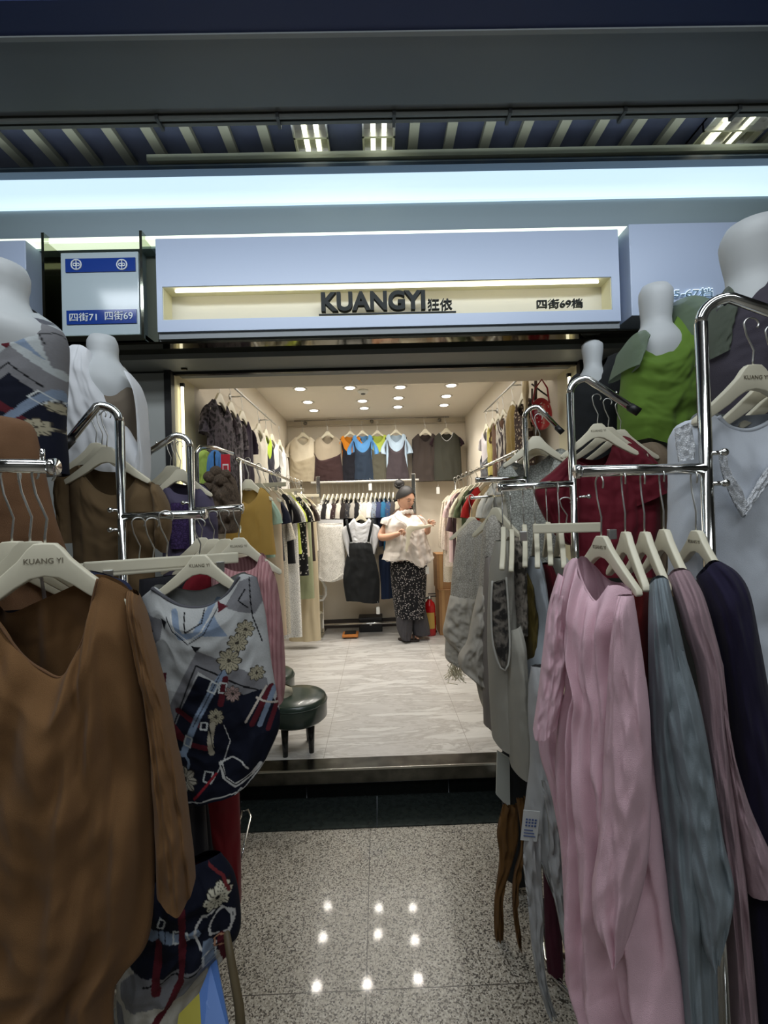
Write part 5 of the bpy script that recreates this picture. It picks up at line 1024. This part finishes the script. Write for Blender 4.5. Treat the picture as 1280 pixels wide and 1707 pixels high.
# back wall
a, c = W(490, 703, 5.08), W(748, 694, 5.08); ZR = (a.z+c.z)/2
rail('wall_rail', 'long thin rail across the back wall of the shop', (a.x, 5.08, ZR), (c.x, 5.08, ZR), plain('dull_rail', (.35, .33, .3, 1), .35, 1), r=.008, brackets=(.06, .5, .95), bdir=(0, .14, 0))
BWG = 'clothes on the back wall rail'
bw = [(505, 'cream tee under a beige ruched slip, leftmost on the back wall', (218, 208, 186), 'short', 'dr', (178, 166, 142)),
 (546, 'taupe tee under a draped dark brown slip, second on the back wall', (172, 160, 140), None, 'dr', (60, 42, 42)),
 (584, 'orange tee under a black vest on the back wall', (222, 138, 42), 'short', 'tank', (26, 26, 34)),
 (604, 'sky blue tee under a dark teal pinafore on the back wall', (96, 156, 216), 'short', 'tank', (40, 52, 68)),
 (629, 'lime tee under an olive-grey pinafore on the back wall', (188, 204, 88), 'short', 'tank', (84, 82, 70)),
 (660, 'pale blue tee under a plum-grey ruched tank on the back wall', (190, 212, 232), 'short', 'tank', (70, 62, 66)),
 (709, 'dark taupe tank over a mustard tee on the back wall', (66, 58, 54), None, None, None),
 (744, 'dark olive tee with white trim and maroon sleeves, rightmost on the back wall', (64, 64, 56), 'cap', None, None)]
for i, (x, lab, c, sl, ov, oc) in enumerate(bw):
    p = W(x, 727, 5.06-.02*(i % 2)); wide = i in (0, 1, 6, 7)
    sm = F('maroon_sleeve', (44, 26, 34)) if i == 7 else F('green_under', (120, 140, 50)) if i == 6 else None
    G('tee_set', lab, 'top', BWG, (p.x, p.y, ZR-.135), 0, F('back_tee_%d' % i, c), ln=.50 if i < 6 else .56, sl=sl, smat=sm, over=ov, omat=F('back_over_%d' % i, oc) if oc else None, seed=150+i, hang='cream hanger of the '+' '.join(lab.split(' ')[:11]), hw=.155 if wide else .115, hem=.165 if wide else .13, t=.04 if i % 2 == 0 else .05, hs=1.15, hsc=.9 if wide else .66, trim=WJ if i == 7 else None, fold=(5, .012))
# free standing back rack
r = thing('floor_rack', 'white chrome floor rack against the back wall with a dense row of clothes', 'clothes rack', (-.1, 4.93, ZF))
z = 1.87; x0, x1 = W(533, 900, 4.93).x, W(692, 900, 4.93).x
MB().tube([(x0-.08, 4.93, z), (x1+.06, 4.93, z)], .0135, 12).build('rail', plain('white_rail', rgb(214, 212, 206), .3), r, True)
for x in (x0, x1): MB().box(x-.022, x+.022, 4.915, 4.945, ZF+.03, z+.07, .004).build('post', CHROME, r)
MB().tube([(x0, 4.93, ZF+.11), (x1, 4.93, ZF+.11)], .011, 10).build('lower_bar', CHROME, r, True)
for x in (x0, x1): MB().box(x-.03, x+.03, 4.72, 5.14, ZF, ZF+.03, .006).build('foot', CHROME, r)
rows = [((206, 204, 196), 'white'), ((28, 26, 28), 'black'), ((226, 222, 214), 'ivory'), ((46, 30, 32), 'dark brown'), ((190, 184, 172), 'stone'), ((34, 28, 26), 'espresso'), ((40, 40, 44), 'charcoal'), ((150, 146, 138), 'grey'), ((20, 20, 24), 'jet black'), ((216, 212, 202), 'pearl'), ((196, 190, 178), 'oat'), ((222, 220, 214), 'chalk white'), ((120, 130, 144), 'steel blue'), ((48, 54, 84), 'indigo'), ((32, 92, 128), 'teal blue'), ((44, 66, 100), 'denim blue'), ((60, 56, 56), 'graphite'), ((176, 168, 150), 'sand'), ((38, 34, 42), 'aubergine'), ((70, 64, 50), 'olive')]
for i, (c, nm) in enumerate(rows):
    x = W(541+i*7.2, 830, 4.93).x
    G('blouse', '%s blouse hanging edge-on in the dense row on the back floor rack' % nm, 'blouse', 'blouses in the dense row at the back', (x, 4.93, z-.13), 74+(i*37 % 9), F('row_%s' % nm.replace(' ', '_'), c, (90, 86, 80) if i % 3 == 0 else None, kind='floral' if i % 3 == 0 else None), ln=.5+.05*(i % 4), sl='short', seed=170+i, t=.018, res=12, hang='cream hanger of the %s blouse in the dense row at the back' % nm, hw=.15, hem=.15, hsc=.85, hs=1.3)
# extra bluish jeans to the right and below
G('jeans', 'dark blue jeans hanging low between the black pinafore and the shopkeeper', 'trousers', None, tuple(W(646, 915, 4.88)), 30, F('denim_dark', (34, 48, 76)), ln=.5, hw=.09, hem=.1, seed=195, T=[(0, .05)])
# display pieces in front of it
p = W(551, 857, 4.74)
clip_hanger(tuple(p), 0, 'cream skirt hanger holding the white lace skirt at the back', .36, 1.0)
pl = PL(551, 4.72, 0); r = garm('lace_skirt', 'white lace pencil skirt with scalloped hem on the back floor rack', 'skirt', pl, (551, 866))
WLC = F('white_flower_lace', (238, 236, 230), (186, 182, 174), kind='lace', wr=.3)
cloth('skirt_body', r, WLC, pl, [(530, 868), (529, 900), (528, 940), (526, 952)], [(572, 868), (574, 900), (576, 945), (574, 964)], B=[(534, 966), (545, 968), (556, 969), (566, 966)], t=.06, nu=50, nv=50, fold=(4, .004), wr=.003, seed=196, ts=.1)
b = MB(); e = [pl.at((526+ k*2.5, 955+9*math.sin(k*.17)*1.3+ (2 if k % 2 else 0))) for k in range(20)]
b.tube([q+pl.n*.05 for q in e], .008, 6, True, .5); b.build('scalloped_edge', WLC, r, True)
cloth('waistband', r, WJ, pl, [(530, 866), (530, 872)], [(572, 866), (572, 872)], t=.062, nu=20, nv=4, fold=(1, 0), wr=0, seed=1, ts=0)
pl = PL(601, 4.70, 0); r = garm('pinafore_set', 'black pinafore dress over a white long-sleeved tee at the back', 'dress', pl, (601, 868)); hanger(pl.at((601, 858)), 0, 'cream hanger in the black pinafore set at the back', group='cream hangers inside the shop', sc=.9)
cloth('tee_body', r, WJ, pl, [(581, 874), (582, 900), (584, 910)], [(622, 873), (620, 900), (618, 910)], T=[(590, 864), (594, 870), (603, 873), (611, 869), (615, 864)], t=.03, seed=197, fold=(3, .004))
cloth('sleeve', r, WJ, pl, [(580, 874), (570, 884), (576, 915), (582, 930)], [(586, 870), (583, 890), (582, 915), (584, 930)], t=.03, nu=12, nv=20, fold=(2, .004), seed=198)
cloth('sleeve', r, WJ, pl, [(618, 870), (619, 890), (620, 908), (622, 922)], [(622, 873), (633, 880), (630, 905), (624, 924)], t=.03, nu=12, nv=20, fold=(2, .004), seed=199)
cloth('dress_body', r, BKF, pl, [(584, 902), (578, 925), (572, 960), (574, 985), (577, 1002)], [(617, 902), (624, 925), (632, 960), (633, 985), (632, 1005)], B=[(595, 1001), (612, 1004)], t=.06, nu=40, nv=50, fold=(4, .010), wr=.006, seed=200)
for a_, c_ in (((578, 868), (586, 903)), ((621, 868), (614, 903))):
    b = MB(); b.tube([pl.at((a_[0], a_[1]-2))+pl.n*.02, pl.at(a_)+pl.n*.04, pl.at(c_)+pl.n*.05], .013, 8, True, .3); b.build('shoulder_strap', BKF, r, True)
# ---------------- small things at the back ----------------
q = W(630, 1012, 4.72)
for i, (x, y, Y, lab) in enumerate(((617, 809, 4.9, 'small white swing tag on the rail above the lace skirt'), (730, 815, 5.0, 'small white swing tag hanging from the dark olive tee at the back'), (630, 1015, 4.68, 'white swing tag at the hem of the black pinafore'), (712, 948, 4.5, 'grey-white tag hanging at the shopkeeper\'s hip'))):
    q = W(x, y, Y); r = thing('swing_tag', lab, 'tag', tuple(q)); MB().box(q.x-.018, q.x+.018, q.y-.001, q.y+.001, q.z-.055, q.z+.02).build('card', WHITE, r); MB().tube([(q.x, q.y, q.z+.02), (q.x+.004, q.y, q.z+.05), (q.x-.003, q.y, q.z+.08)], .0012, 4).build('string', WHITE, r)
q = W(618, 1042, 5.0); r = thing('storage_box', 'black plastic box on the floor under the pinafore dress', 'box', (q.x, 5.0, ZF)); MB().box(q.x-.13, q.x+.13, 4.97, 5.15, ZF, ZF+.16, .01).build('box_body', BLK, r); MB().box(q.x-.135, q.x+.135, 4.965, 5.155, ZF+.14, ZF+.165, .006).build('lid', BLK, r); MB().box(q.x-.012, q.x+.012, 4.962, 4.97, ZF+.08, ZF+.1).build('latch', STEEL, r)
q = W(584, 1050, 4.8); r = thing('foot_stool', 'small orange-edged black scale on the floor near the back rack', 'scale', (q.x, 4.8, ZF))
r.name = 'floor_scale'; ORG[r.name] = Vector((q.x, 4.8, ZF))
MB().box(q.x-.085, q.x+.085, 4.72, 4.88, ZF+.015, ZF+.045, .008).build('platform', plain('scale_orange', rgb(206, 130, 60), .4), r); MB().box(q.x-.06, q.x+.06, 4.74, 4.86, ZF+.045, ZF+.055, .004).build('tread', BLK, r); b = MB()
for sx in (-.07, .05): b.box(q.x+sx, q.x+sx+.02, 4.73, 4.87, ZF, ZF+.015)
b.build('foot', BLK, r)
q = W(519, 1040, 4.75); r = thing('waste_bin', 'cream cylindrical bin behind the long beige trousers', 'bin', (q.x, 4.78, ZF)); MB().lathe((q.x, 4.78, 0), [(.075, ZF), (.085, ZF+.2), (.09, ZF+.21), (.082, ZF+.215), (.07, ZF+.03)], 28).build('bin_body', CREAM, r, True); MB().tube([(q.x+.088*math.cos(k*.314), 4.78+.088*math.sin(k*.314), ZF+.212) for k in range(20)], .006, 6, closed=True).build('rim', CREAM, r, True)
pt = [W(x, y, 4.8) for x, y in ((512, 990), (520, 997), (530, 1001), (538, 1000), (543, 992), (543, 980), (538, 970), (528, 955), (522, 930), (518, 905), (512, 870))]
o = MB().tube(pt, .014, 10).build('steamer_hose', WHITE, None, True); tag(o, 'white steamer hose curving beside the back floor rack', 'hose')
# extinguisher
q = W(717, 1045, 4.78); X = q.x; Y = 4.78; z = ZF; r = thing('fire_extinguisher', 'red fire extinguisher standing right of the shopkeeper', 'fire extinguisher', (X, Y, z))
RED = plain('extinguisher_red', rgb(176, 20, 24), .25, coat=.4)
MB().lathe((X, Y, 0), [(.058, z), (.062, z+.02), (.062, z+.31), (.052, z+.345), (.026, z+.37), (.022, z+.385)], 28).build('cylinder', RED, r, True)
MB().lathe((X, Y, 0), [(.024, z+.385), (.024, z+.41), (.014, z+.415)], 16).build('valve', STEEL, r, True)
b = MB(); b.box(X-.012, X+.075, Y-.01, Y+.01, z+.41, z+.42, .002); b.box(X-.012, X+.07, Y-.008, Y+.008, z+.435, z+.445, .002); b.build('handle', BLK, r)
MB().tube([(X-.02, Y, z+.4), (X-.06, Y-.02, z+.39), (X-.075, Y-.02, z+.3), (X-.07, Y-.01, z+.12)], .009, 8).build('hose', BLK, r, True)
v = []; f = []
for j, zz in enumerate((z+.08, z+.25)):
    for k in range(9):
        t_ = R_(-150+k*13); v.append((X+.0635*math.cos(t_), Y+.0635*math.sin(t_), zz))
for k in range(8): f.append((k, k+1, k+10, k+9))
mk('label_sticker', v, f, plain('sticker_yellow', rgb(196, 160, 80), .5), r, True)
CB = plain('cardboard', rgb(168, 128, 88), .85, var=.08, vs=20)
for (x0, x1, z0, z1, Y0, lab) in ((730, 760, ZF, ZF+.48, 4.75, 'lower brown cardboard box stacked behind the extinguisher'), (728, 760, ZF+.485, ZF+.86, 4.78, 'upper brown cardboard box stacked behind the extinguisher')):
    a = W(x0, 950, Y0).x; c_ = W(x1, 950, Y0).x; r = thing('cardboard_box', lab, 'box', ((a+c_)/2, Y0+.15, z0), 'stacked cardboard boxes')
    MB().box(a, c_, Y0, Y0+.3, z0, z1, .004).build('box_body', CB, r); MB().box(a+.03, a+.06, Y0-.001, Y0, z0, z1-.002).build('packing_tape', plain('brown_tape', rgb(190, 150, 100), .3), r)
    b = MB(); b.box(a, c_, Y0-.002, Y0+.14, z1, z1+.004); b.box(a, c_, Y0+.15, Y0+.3, z1, z1+.004); b.build('flap', CB, r)
# stools
GRL = plain('dark_green_leatherette', rgb(44, 58, 50), .28, coat=.3, var=.08, vs=20)
def stool(x, y, lab, R=.17, h=.33):
    r = thing('stool', lab, 'stool', (x, y, ZF), 'round dark green leatherette stools')
    pr = [(R*.9, ZF+h-.13), (R, ZF+h-.115), (R, ZF+h-.03), (R*.97, ZF+h-.012), (R*.9, ZF+h-.003), (R*.5, ZF+h+.004), (.01, ZF+h+.006)]
    MB().lathe((x, y, 0), pr, 48).build('seat', GRL, r, True)
    MB().tube([(x+(R+.001)*math.cos(k*math.pi/18), y+(R+.001)*math.sin(k*math.pi/18), ZF+h-.032) for k in range(36)], .0028, 6, closed=True).build('piping', GRL, r, True)
    for k in range(4):
        a = math.pi/4+k*math.pi/2+.25; c = (x+.1*math.cos(a), y+.1*math.sin(a)); MB().lathe((c[0], c[1], 0), [(.014, ZF), (.022, ZF+h-.125)], 14).build('leg', plain('black_lacquer', rgb(20, 22, 20), .25), r, True)
q = W(492, 1170, 2.70); stool(-.49, 2.52, 'round dark green stool on the marble floor at the left of the step', .17, .30)
stool(-.765, 3.0, 'second dark green stool half hidden under the left aisle rack', .17, .27)
pl = PL(476, 2.55, 0); o = cloth('cloth_bundle', None, F('cream_bundle', (196, 188, 166)), LP((-.56, 2.50, ZF+.36), 0), [(-.05, 0), (-.06, .03), (-.05, .055)], [(.05, .01), (.055, .035), (.05, .055)], T=[(0, -.01)], t=.035, nu=16, nv=10, fold=(3, .006), seed=9, ts=.3); tag(o, 'small cream cloth bundle lying on the near green stool', 'cloth')
# ---------------- the shopkeeper ----------------
PY = 4.58
def Q(px, py, dy=0): return W(px, py, PY+dy)
per = thing('person', 'shopkeeper with a black bun, white ruffled blouse and black floral trousers, holding a hanger', 'person', (W(686, 1060, PY).x, PY, ZF))
SKIN = plain('skin', rgb(204, 158, 132), .5, var=.04, vs=30)
def skinned(nodes, edges, root, sub=2):
    me = bpy.data.meshes.new('t'); me.from_pydata([tuple(n[0]) for n in nodes], edges, []); o = bpy.data.objects.new('t', me); COL.objects.link(o)
    m = o.modifiers.new('s', 'SKIN'); m.use_smooth_shade = True
    for v, n in zip(me.skin_vertices[0].data, nodes): v.radius = (n[1], n[1] if len(n) < 3 else n[2])
    me.skin_vertices[0].data[root].use_root = True
    o.modifiers.new('u', 'SUBSURF').levels = sub; bpy.context.view_layer.update()
    q = bpy.data.meshes.new_from_object(o.evaluated_get(bpy.context.evaluated_depsgraph_get())); vs = [v.co.copy() for v in q.vertices]; fs = [tuple(p.vertices) for p in q.polygons]
    bpy.data.objects.remove(o); bpy.data.meshes.remove(q); return vs, fs
N = []; E_ = []
def nd(p, r, par=None):
    N.append((Vector(p), r)); i = len(N)-1
    if par is not None: E_.append((par, i))
    return i
pel = nd(Q(682, 945), .15); sp = nd(Q(681, 918), .135, pel); ch = nd(Q(679, 885), .14, sp); nb = nd(Q(675, 862), .075, ch); nk = nd(Q(674, 852, -.005), .05, nb); hd = nd(Q(673, 842, -.01), .055, nk)
# right arm (at the left of the picture), left arm
s1 = nd(Q(650, 868, .0), .058, ch); e1 = nd(Q(633, 897, -.04), .048, s1); w0 = nd(Q(648, 895, -.13), .038, e1); w1 = nd(Q(661, 891, -.19), .026, w0); h1 = nd(Q(667, 888.5, -.21), .026, w1)
s2 = nd(Q(699, 866, .02), .055, ch); e2 = nd(Q(712, 888, -.02), .044, s2); w2 = nd(Q(713, 881, -.10), .029, e2); h2 = nd(Q(715, 875, -.14), .026, w2)
for k, hx in ((0, 668), (1, 699)):
    hip = nd(Q(675+13*k, 962), .09, pel); kn = nd(Q(673+20*k, 1005, 0), .06, hip); an = nd(Q(675+27*k, 1052-6*k, .01+.1*k), .036, kn)
bv, bf = skinned(N, E_, 0)
M_ = MB(); M_.v = [Vector(v) for v in bv]; M_.f = list(bf)
# fingers
def chain(pts, r0, r1): n = len(pts); M_.tube(pts, [r0+(r1-r0)*i/(n-1) for i in range(n)], 8)
for k, (dx, dy, l) in enumerate(((6, -1.5, 1), (7, .8, 1.1), (6.4, 3.2, 1), (5, 5.2, .8))):
    a = Q(668.5, 886+k*1.5, -.225); chain([a, Q(668.5+dx*.5, 885+k*1.6, -.245), Q(668.5+dx, 886.5+k*1.5, -.235), Q(668.5+dx*.8, 889+k*1.3, -.215)], .0085, .0065)
chain([Q(665, 886, -.225), Q(669, 883, -.24), Q(674, 883.5, -.235)], .010, .0075)
for k, (x1_, y1_) in enumerate(((724, 868), (726, 871), (725.5, 874), (723, 877))):
    chain([Q(716.5, 871+k*1.4, -.15), Q((716.5+x1_)/2, (870+k*1.4+y1_)/2-1.4, -.17), Q(x1_, y1_, -.16)], .0085, .006)
chain([Q(715, 872, -.15), Q(713.5, 868, -.165), Q(716, 865.5, -.165)], .010, .007)
# head
def head(c, R3):
    vs = []; fs = []; nu, nv = 40, 32
    for j in range(nv+1):
        th = math.pi*j/nv; z = math.cos(th); w = math.sin(th)
        for i in range(nu):
            a = 2*math.pi*i/nu; x = w*math.sin(a); y = -w*math.cos(a)      # face looks to -y
            X, Yv, Z = x*.074, y*.094, z*.115
            if z < 0: X *= 1+.34*z*abs(z)**.3; Yv *= 1+.16*z; Yv -= .012*(-z)
            f = max(0, -y)
            def bump(cx, cz, sx, sz, h): return h*math.exp(-((X-cx)/sx)**2-((Z-cz)/sz)**2)*(1 if f > .3 else 0)
            Yv -= bump(0, -.020, .011, .017, .022)+bump(0, .002, .007, .024, .008)+bump(0, -.052, .019, .006, .006)+bump(0, -.062, .016, .005, .005)+bump(0, -.088, .02, .013, .008)+bump(.04, -.03, .018, .02, .005)+bump(-.04, -.03, .018, .02, .005)+bump(0, .022, .05, .007, .004)
            Yv += bump(.031, .004, .014, .010, .010)+bump(-.031, .004, .014, .010, .010)+bump(0, -.057, .016, .0022, .004)
            Yv -= bump(.031, .004, .010, .006, .006)+bump(-.031, .004, .010, .006, .006)
            vs.append(Vector((X, Yv, Z)))
    for j in range(nv):
        for i in range(nu): fs.append((j*nu+i, (j+1)*nu+i, (j+1)*nu+(i+1) % nu, j*nu+(i+1) % nu))
    return [R3 @ v+c for v in vs], fs
hc = Q(675.5, 831, -.03); HR3 = (Matrix.Rotation(R_(36), 3, 'Z') @ Matrix.Rotation(R_(20), 3, 'X'))*1.1
v, f = head(hc, HR3); M_.add(v, f)
for s in (-1, 1): M_.ball(hc+HR3 @ Vector((s*.073, .008, -.012)), .02, 10, 8, (.35, .7, 1.2))
M_.build('body', SKIN, per, True)
HAIR = plain('black_hair', rgb(20, 17, 17), .6)
b = MB(); vs = []; fs = []; nu, nv = 36, 18
for j in range(nv+1):
    for i in range(nu):
        a = 2*math.pi*i/nu; lim = .84+1.2*(.5-.5*math.cos(a))**.65     # hairline: high over the brow (a=0), low at the nape
        th = lim*j/nv; x = math.sin(th)*math.sin(a); y = -math.sin(th)*math.cos(a); z = math.cos(th); k = 1+.025*math.sin(a*18+th*3)*math.sin(th)
        vs.append(hc+HR3 @ Vector((x*.082*k, y*.101*k, z*.122*k)))
for j in range(nv):
    for i in range(nu): fs.append((j*nu+i, (j+1)*nu+i, (j+1)*nu+(i+1) % nu, j*nu+(i+1) % nu))
b.add(vs, fs)
bc = Q(665.5, 807, .02)
for k in range(5):
    an = k*1.25; b.tube([bc+Vector((.036*math.cos(t_+an)*math.cos(k*.5), .03*math.sin(k*.9+t_), .034*math.sin(t_+an))) for t_ in [i*.5 for i in range(12)]], .020, 8)
b.ball(bc, .05, 16, 12, (1, 1, .95)); b.ball(Q(667, 812, .0), .03, 12, 8, (1, 1, .9))
b.build('hair', HAIR, per, True)
b = MB(); bx = MB()
for s in (-1, 1):
    MB().tube([hc+HR3 @ Vector((s*(.016+.013*k), -.098+.0035*k*k-.002, .022+.004*math.sin(k*1.1))) for k in range(3)], .0034, 6, True, .6).build('eyebrow', HAIR, per, True)
    MB().tube([hc+HR3 @ Vector((s*(.019+.011*k), -.0925+.003*k, .001-.001*k)) for k in range(3)], .0026, 6).build('eyelash', HAIR, per, True)
bx.tube([hc+HR3 @ Vector((-.017+.0085*k, -.0995+.0012*abs(k-2)**2, -.057-.001*abs(k-2))) for k in range(5)], [.002, .0042, .005, .0042, .002], 8); bx.build('lips', plain('lips', rgb(176, 96, 92), .4), per, True)
WB = fabric('white_eyelet_cotton', rgb(238, 230, 222), wr=.7)
pl = PL(678, PY, 12)
cloth('blouse', per, WB, pl, [(646, 862), (641, 880), (643, 905), (637, 932)], [(699, 860), (707, 875), (712, 900), (722, 928)], T=[(655, 857), (662, 851), (668, 856), (678, 862), (684, 858)], TB=[(655, 857), (664, 848), (680, 850)], B=[(650, 934), (665, 931), (680, 934), (694, 943), (708, 935)], t=.165, nu=70, nv=60, fold=(7, .020), wr=.012, seed=210, ts=.22, pw=.5)
b = MB(); q = [pl.at(p) for p in curve([(637, 932), (650, 935), (665, 932), (680, 935), (694, 944), (708, 936), (722, 929)], 60)]
b.tube([p+pl.n*(.155*max(0, 1-((i-30)/30)**2)**.5)+Vector((0, 0, .006*math.sin(i*1.3))) for i, p in enumerate(q)], [.007+.003*math.sin(i*1.7) for i in range(61)], 6, True, .6); b.build('hem_ruffle', WB, per, True)
b = MB(); cx = Q(675, 859.5)
b.tube([cx+Vector((.072*math.cos(t_), .066*math.sin(t_)-.015, .012*math.cos(t_*1)+.02-.018*math.cos(t_+1.57)*-1+.008*math.sin(t_*11))) for t_ in [i*2*math.pi/60 for i in range(60)]], .018, 8, closed=True); b.build('ruffle_collar', WB, per, True)
for (L_, R2) in (([(646, 862), (637, 864), (634, 872)], [(654, 858), (652, 866), (650, 880)]), ([(692, 858), (698, 868), (702, 880)], [(700, 860), (708, 866), (711, 876)])):
    cloth('cap_sleeve', per, WB, pl, L_, R2, t=.075, nu=24, nv=14, fold=(5, .008), seed=211, ts=.3, pw=.5)
FT = fabric('black_ditsy_floral', rgb(24, 24, 28), rgb(176, 170, 168), kind='floral', wr=.3)
# finer blossoms
for n_ in FT.node_tree.nodes:
    if n_.type == 'TEX_VORONOI': n_.inputs['Scale'].default_value = 55
    if n_.type == 'VALTORGB' : pass
pl = PL(682, PY+.01, 5)
cloth('trousers', per, FT, pl, [(650, 928), (651, 960), (655, 1000), (659, 1028)], [(712, 928), (711, 960), (709, 1000), (708, 1028)], t=.15, nu=60, nv=70, fold=(5, .014), seed=212, ts=.1, pw=.5)
CU = fabric('grey_gauze_cuff', rgb(74, 72, 76), wr=.6)
cloth('trouser_cuff', per, CU, PL(673, PY-.02, 0), [(660, 1022), (661, 1045), (668, 1064)], [(688, 1022), (688, 1045), (685, 1066)], t=.09, nu=30, nv=24, fold=(5, .008), seed=213, ts=.1, pw=.5)
cloth('trouser_cuff', per, CU, PL(700, PY+.05, 0), [(684, 1015), (686, 1040), (688, 1057)], [(709, 1015), (715, 1040), (717, 1056)], t=.10, nu=30, nv=24, fold=(4, .008), seed=214, ts=.1, pw=.5)
SOLE = plain('sandal_dark', rgb(50, 40, 36), .6)
for x, y, a in ((686, 1068, -.04), (716, 1053, .25)):
    rr_ = ROT @ Vector(((x-640)/FPX, (853.5-y)/FPX, -1)); g = CAM+rr_*((ZF-1.476)/rr_.z); c_, s_ = math.cos(R_(-24)), math.sin(R_(-24))
    b = MB(); b.lathe((0, 0, 0), [(.045, 0), (.048, .012), (.046, .02)], 24); b.v = [Vector((v.x*2.5, v.y, v.z)) for v in b.v]
    b.v = [Vector((v.x*c_-v.y*s_+g.x-.03, v.x*s_+v.y*c_+g.y, v.z+g.z)) for v in b.v]; b.build('sandal_sole', SOLE, per, True)
    b = MB(); b.tube([Vector((g.x+.02+.0*k, g.y-.045+.018*k, g.z+.02+.045*math.sin(k*math.pi/5))) for k in range(6)], .013, 8, True, .4); b.build('sandal_strap', SOLE, per, True)
    b = MB(); b.ball((g.x-.02, g.y+.005, g.z+.04), .035, 14, 10, (2.2, 1, .7)); b.build('foot', SKIN, per, True)
    for k in range(5): b = MB(); b.ball((g.x+.062-.004*k, g.y-.035+.014*k, g.z+.03), .010, 8, 6, (1.4, 1, .9)); b.build('toe', SKIN, per, True)
# the hanger in her hands: built from the same prototype, turned in the hands
o = HP.copy(); COL.objects.link(o); o['label'] = 'cream hanger held in both hands by the shopkeeper'; o['group'] = 'hanger in hand'
for ch_ in HCH: c = ch_.copy(); COL.objects.link(c); c.parent = o
p0 = Q(679, 878, -.245); o.location = p0
o.rotation_euler = (R_(0), R_(-43), R_(8)); del o['group']; o.scale = (1.25, 1.25, 1.25)
for o in (HP,): pass
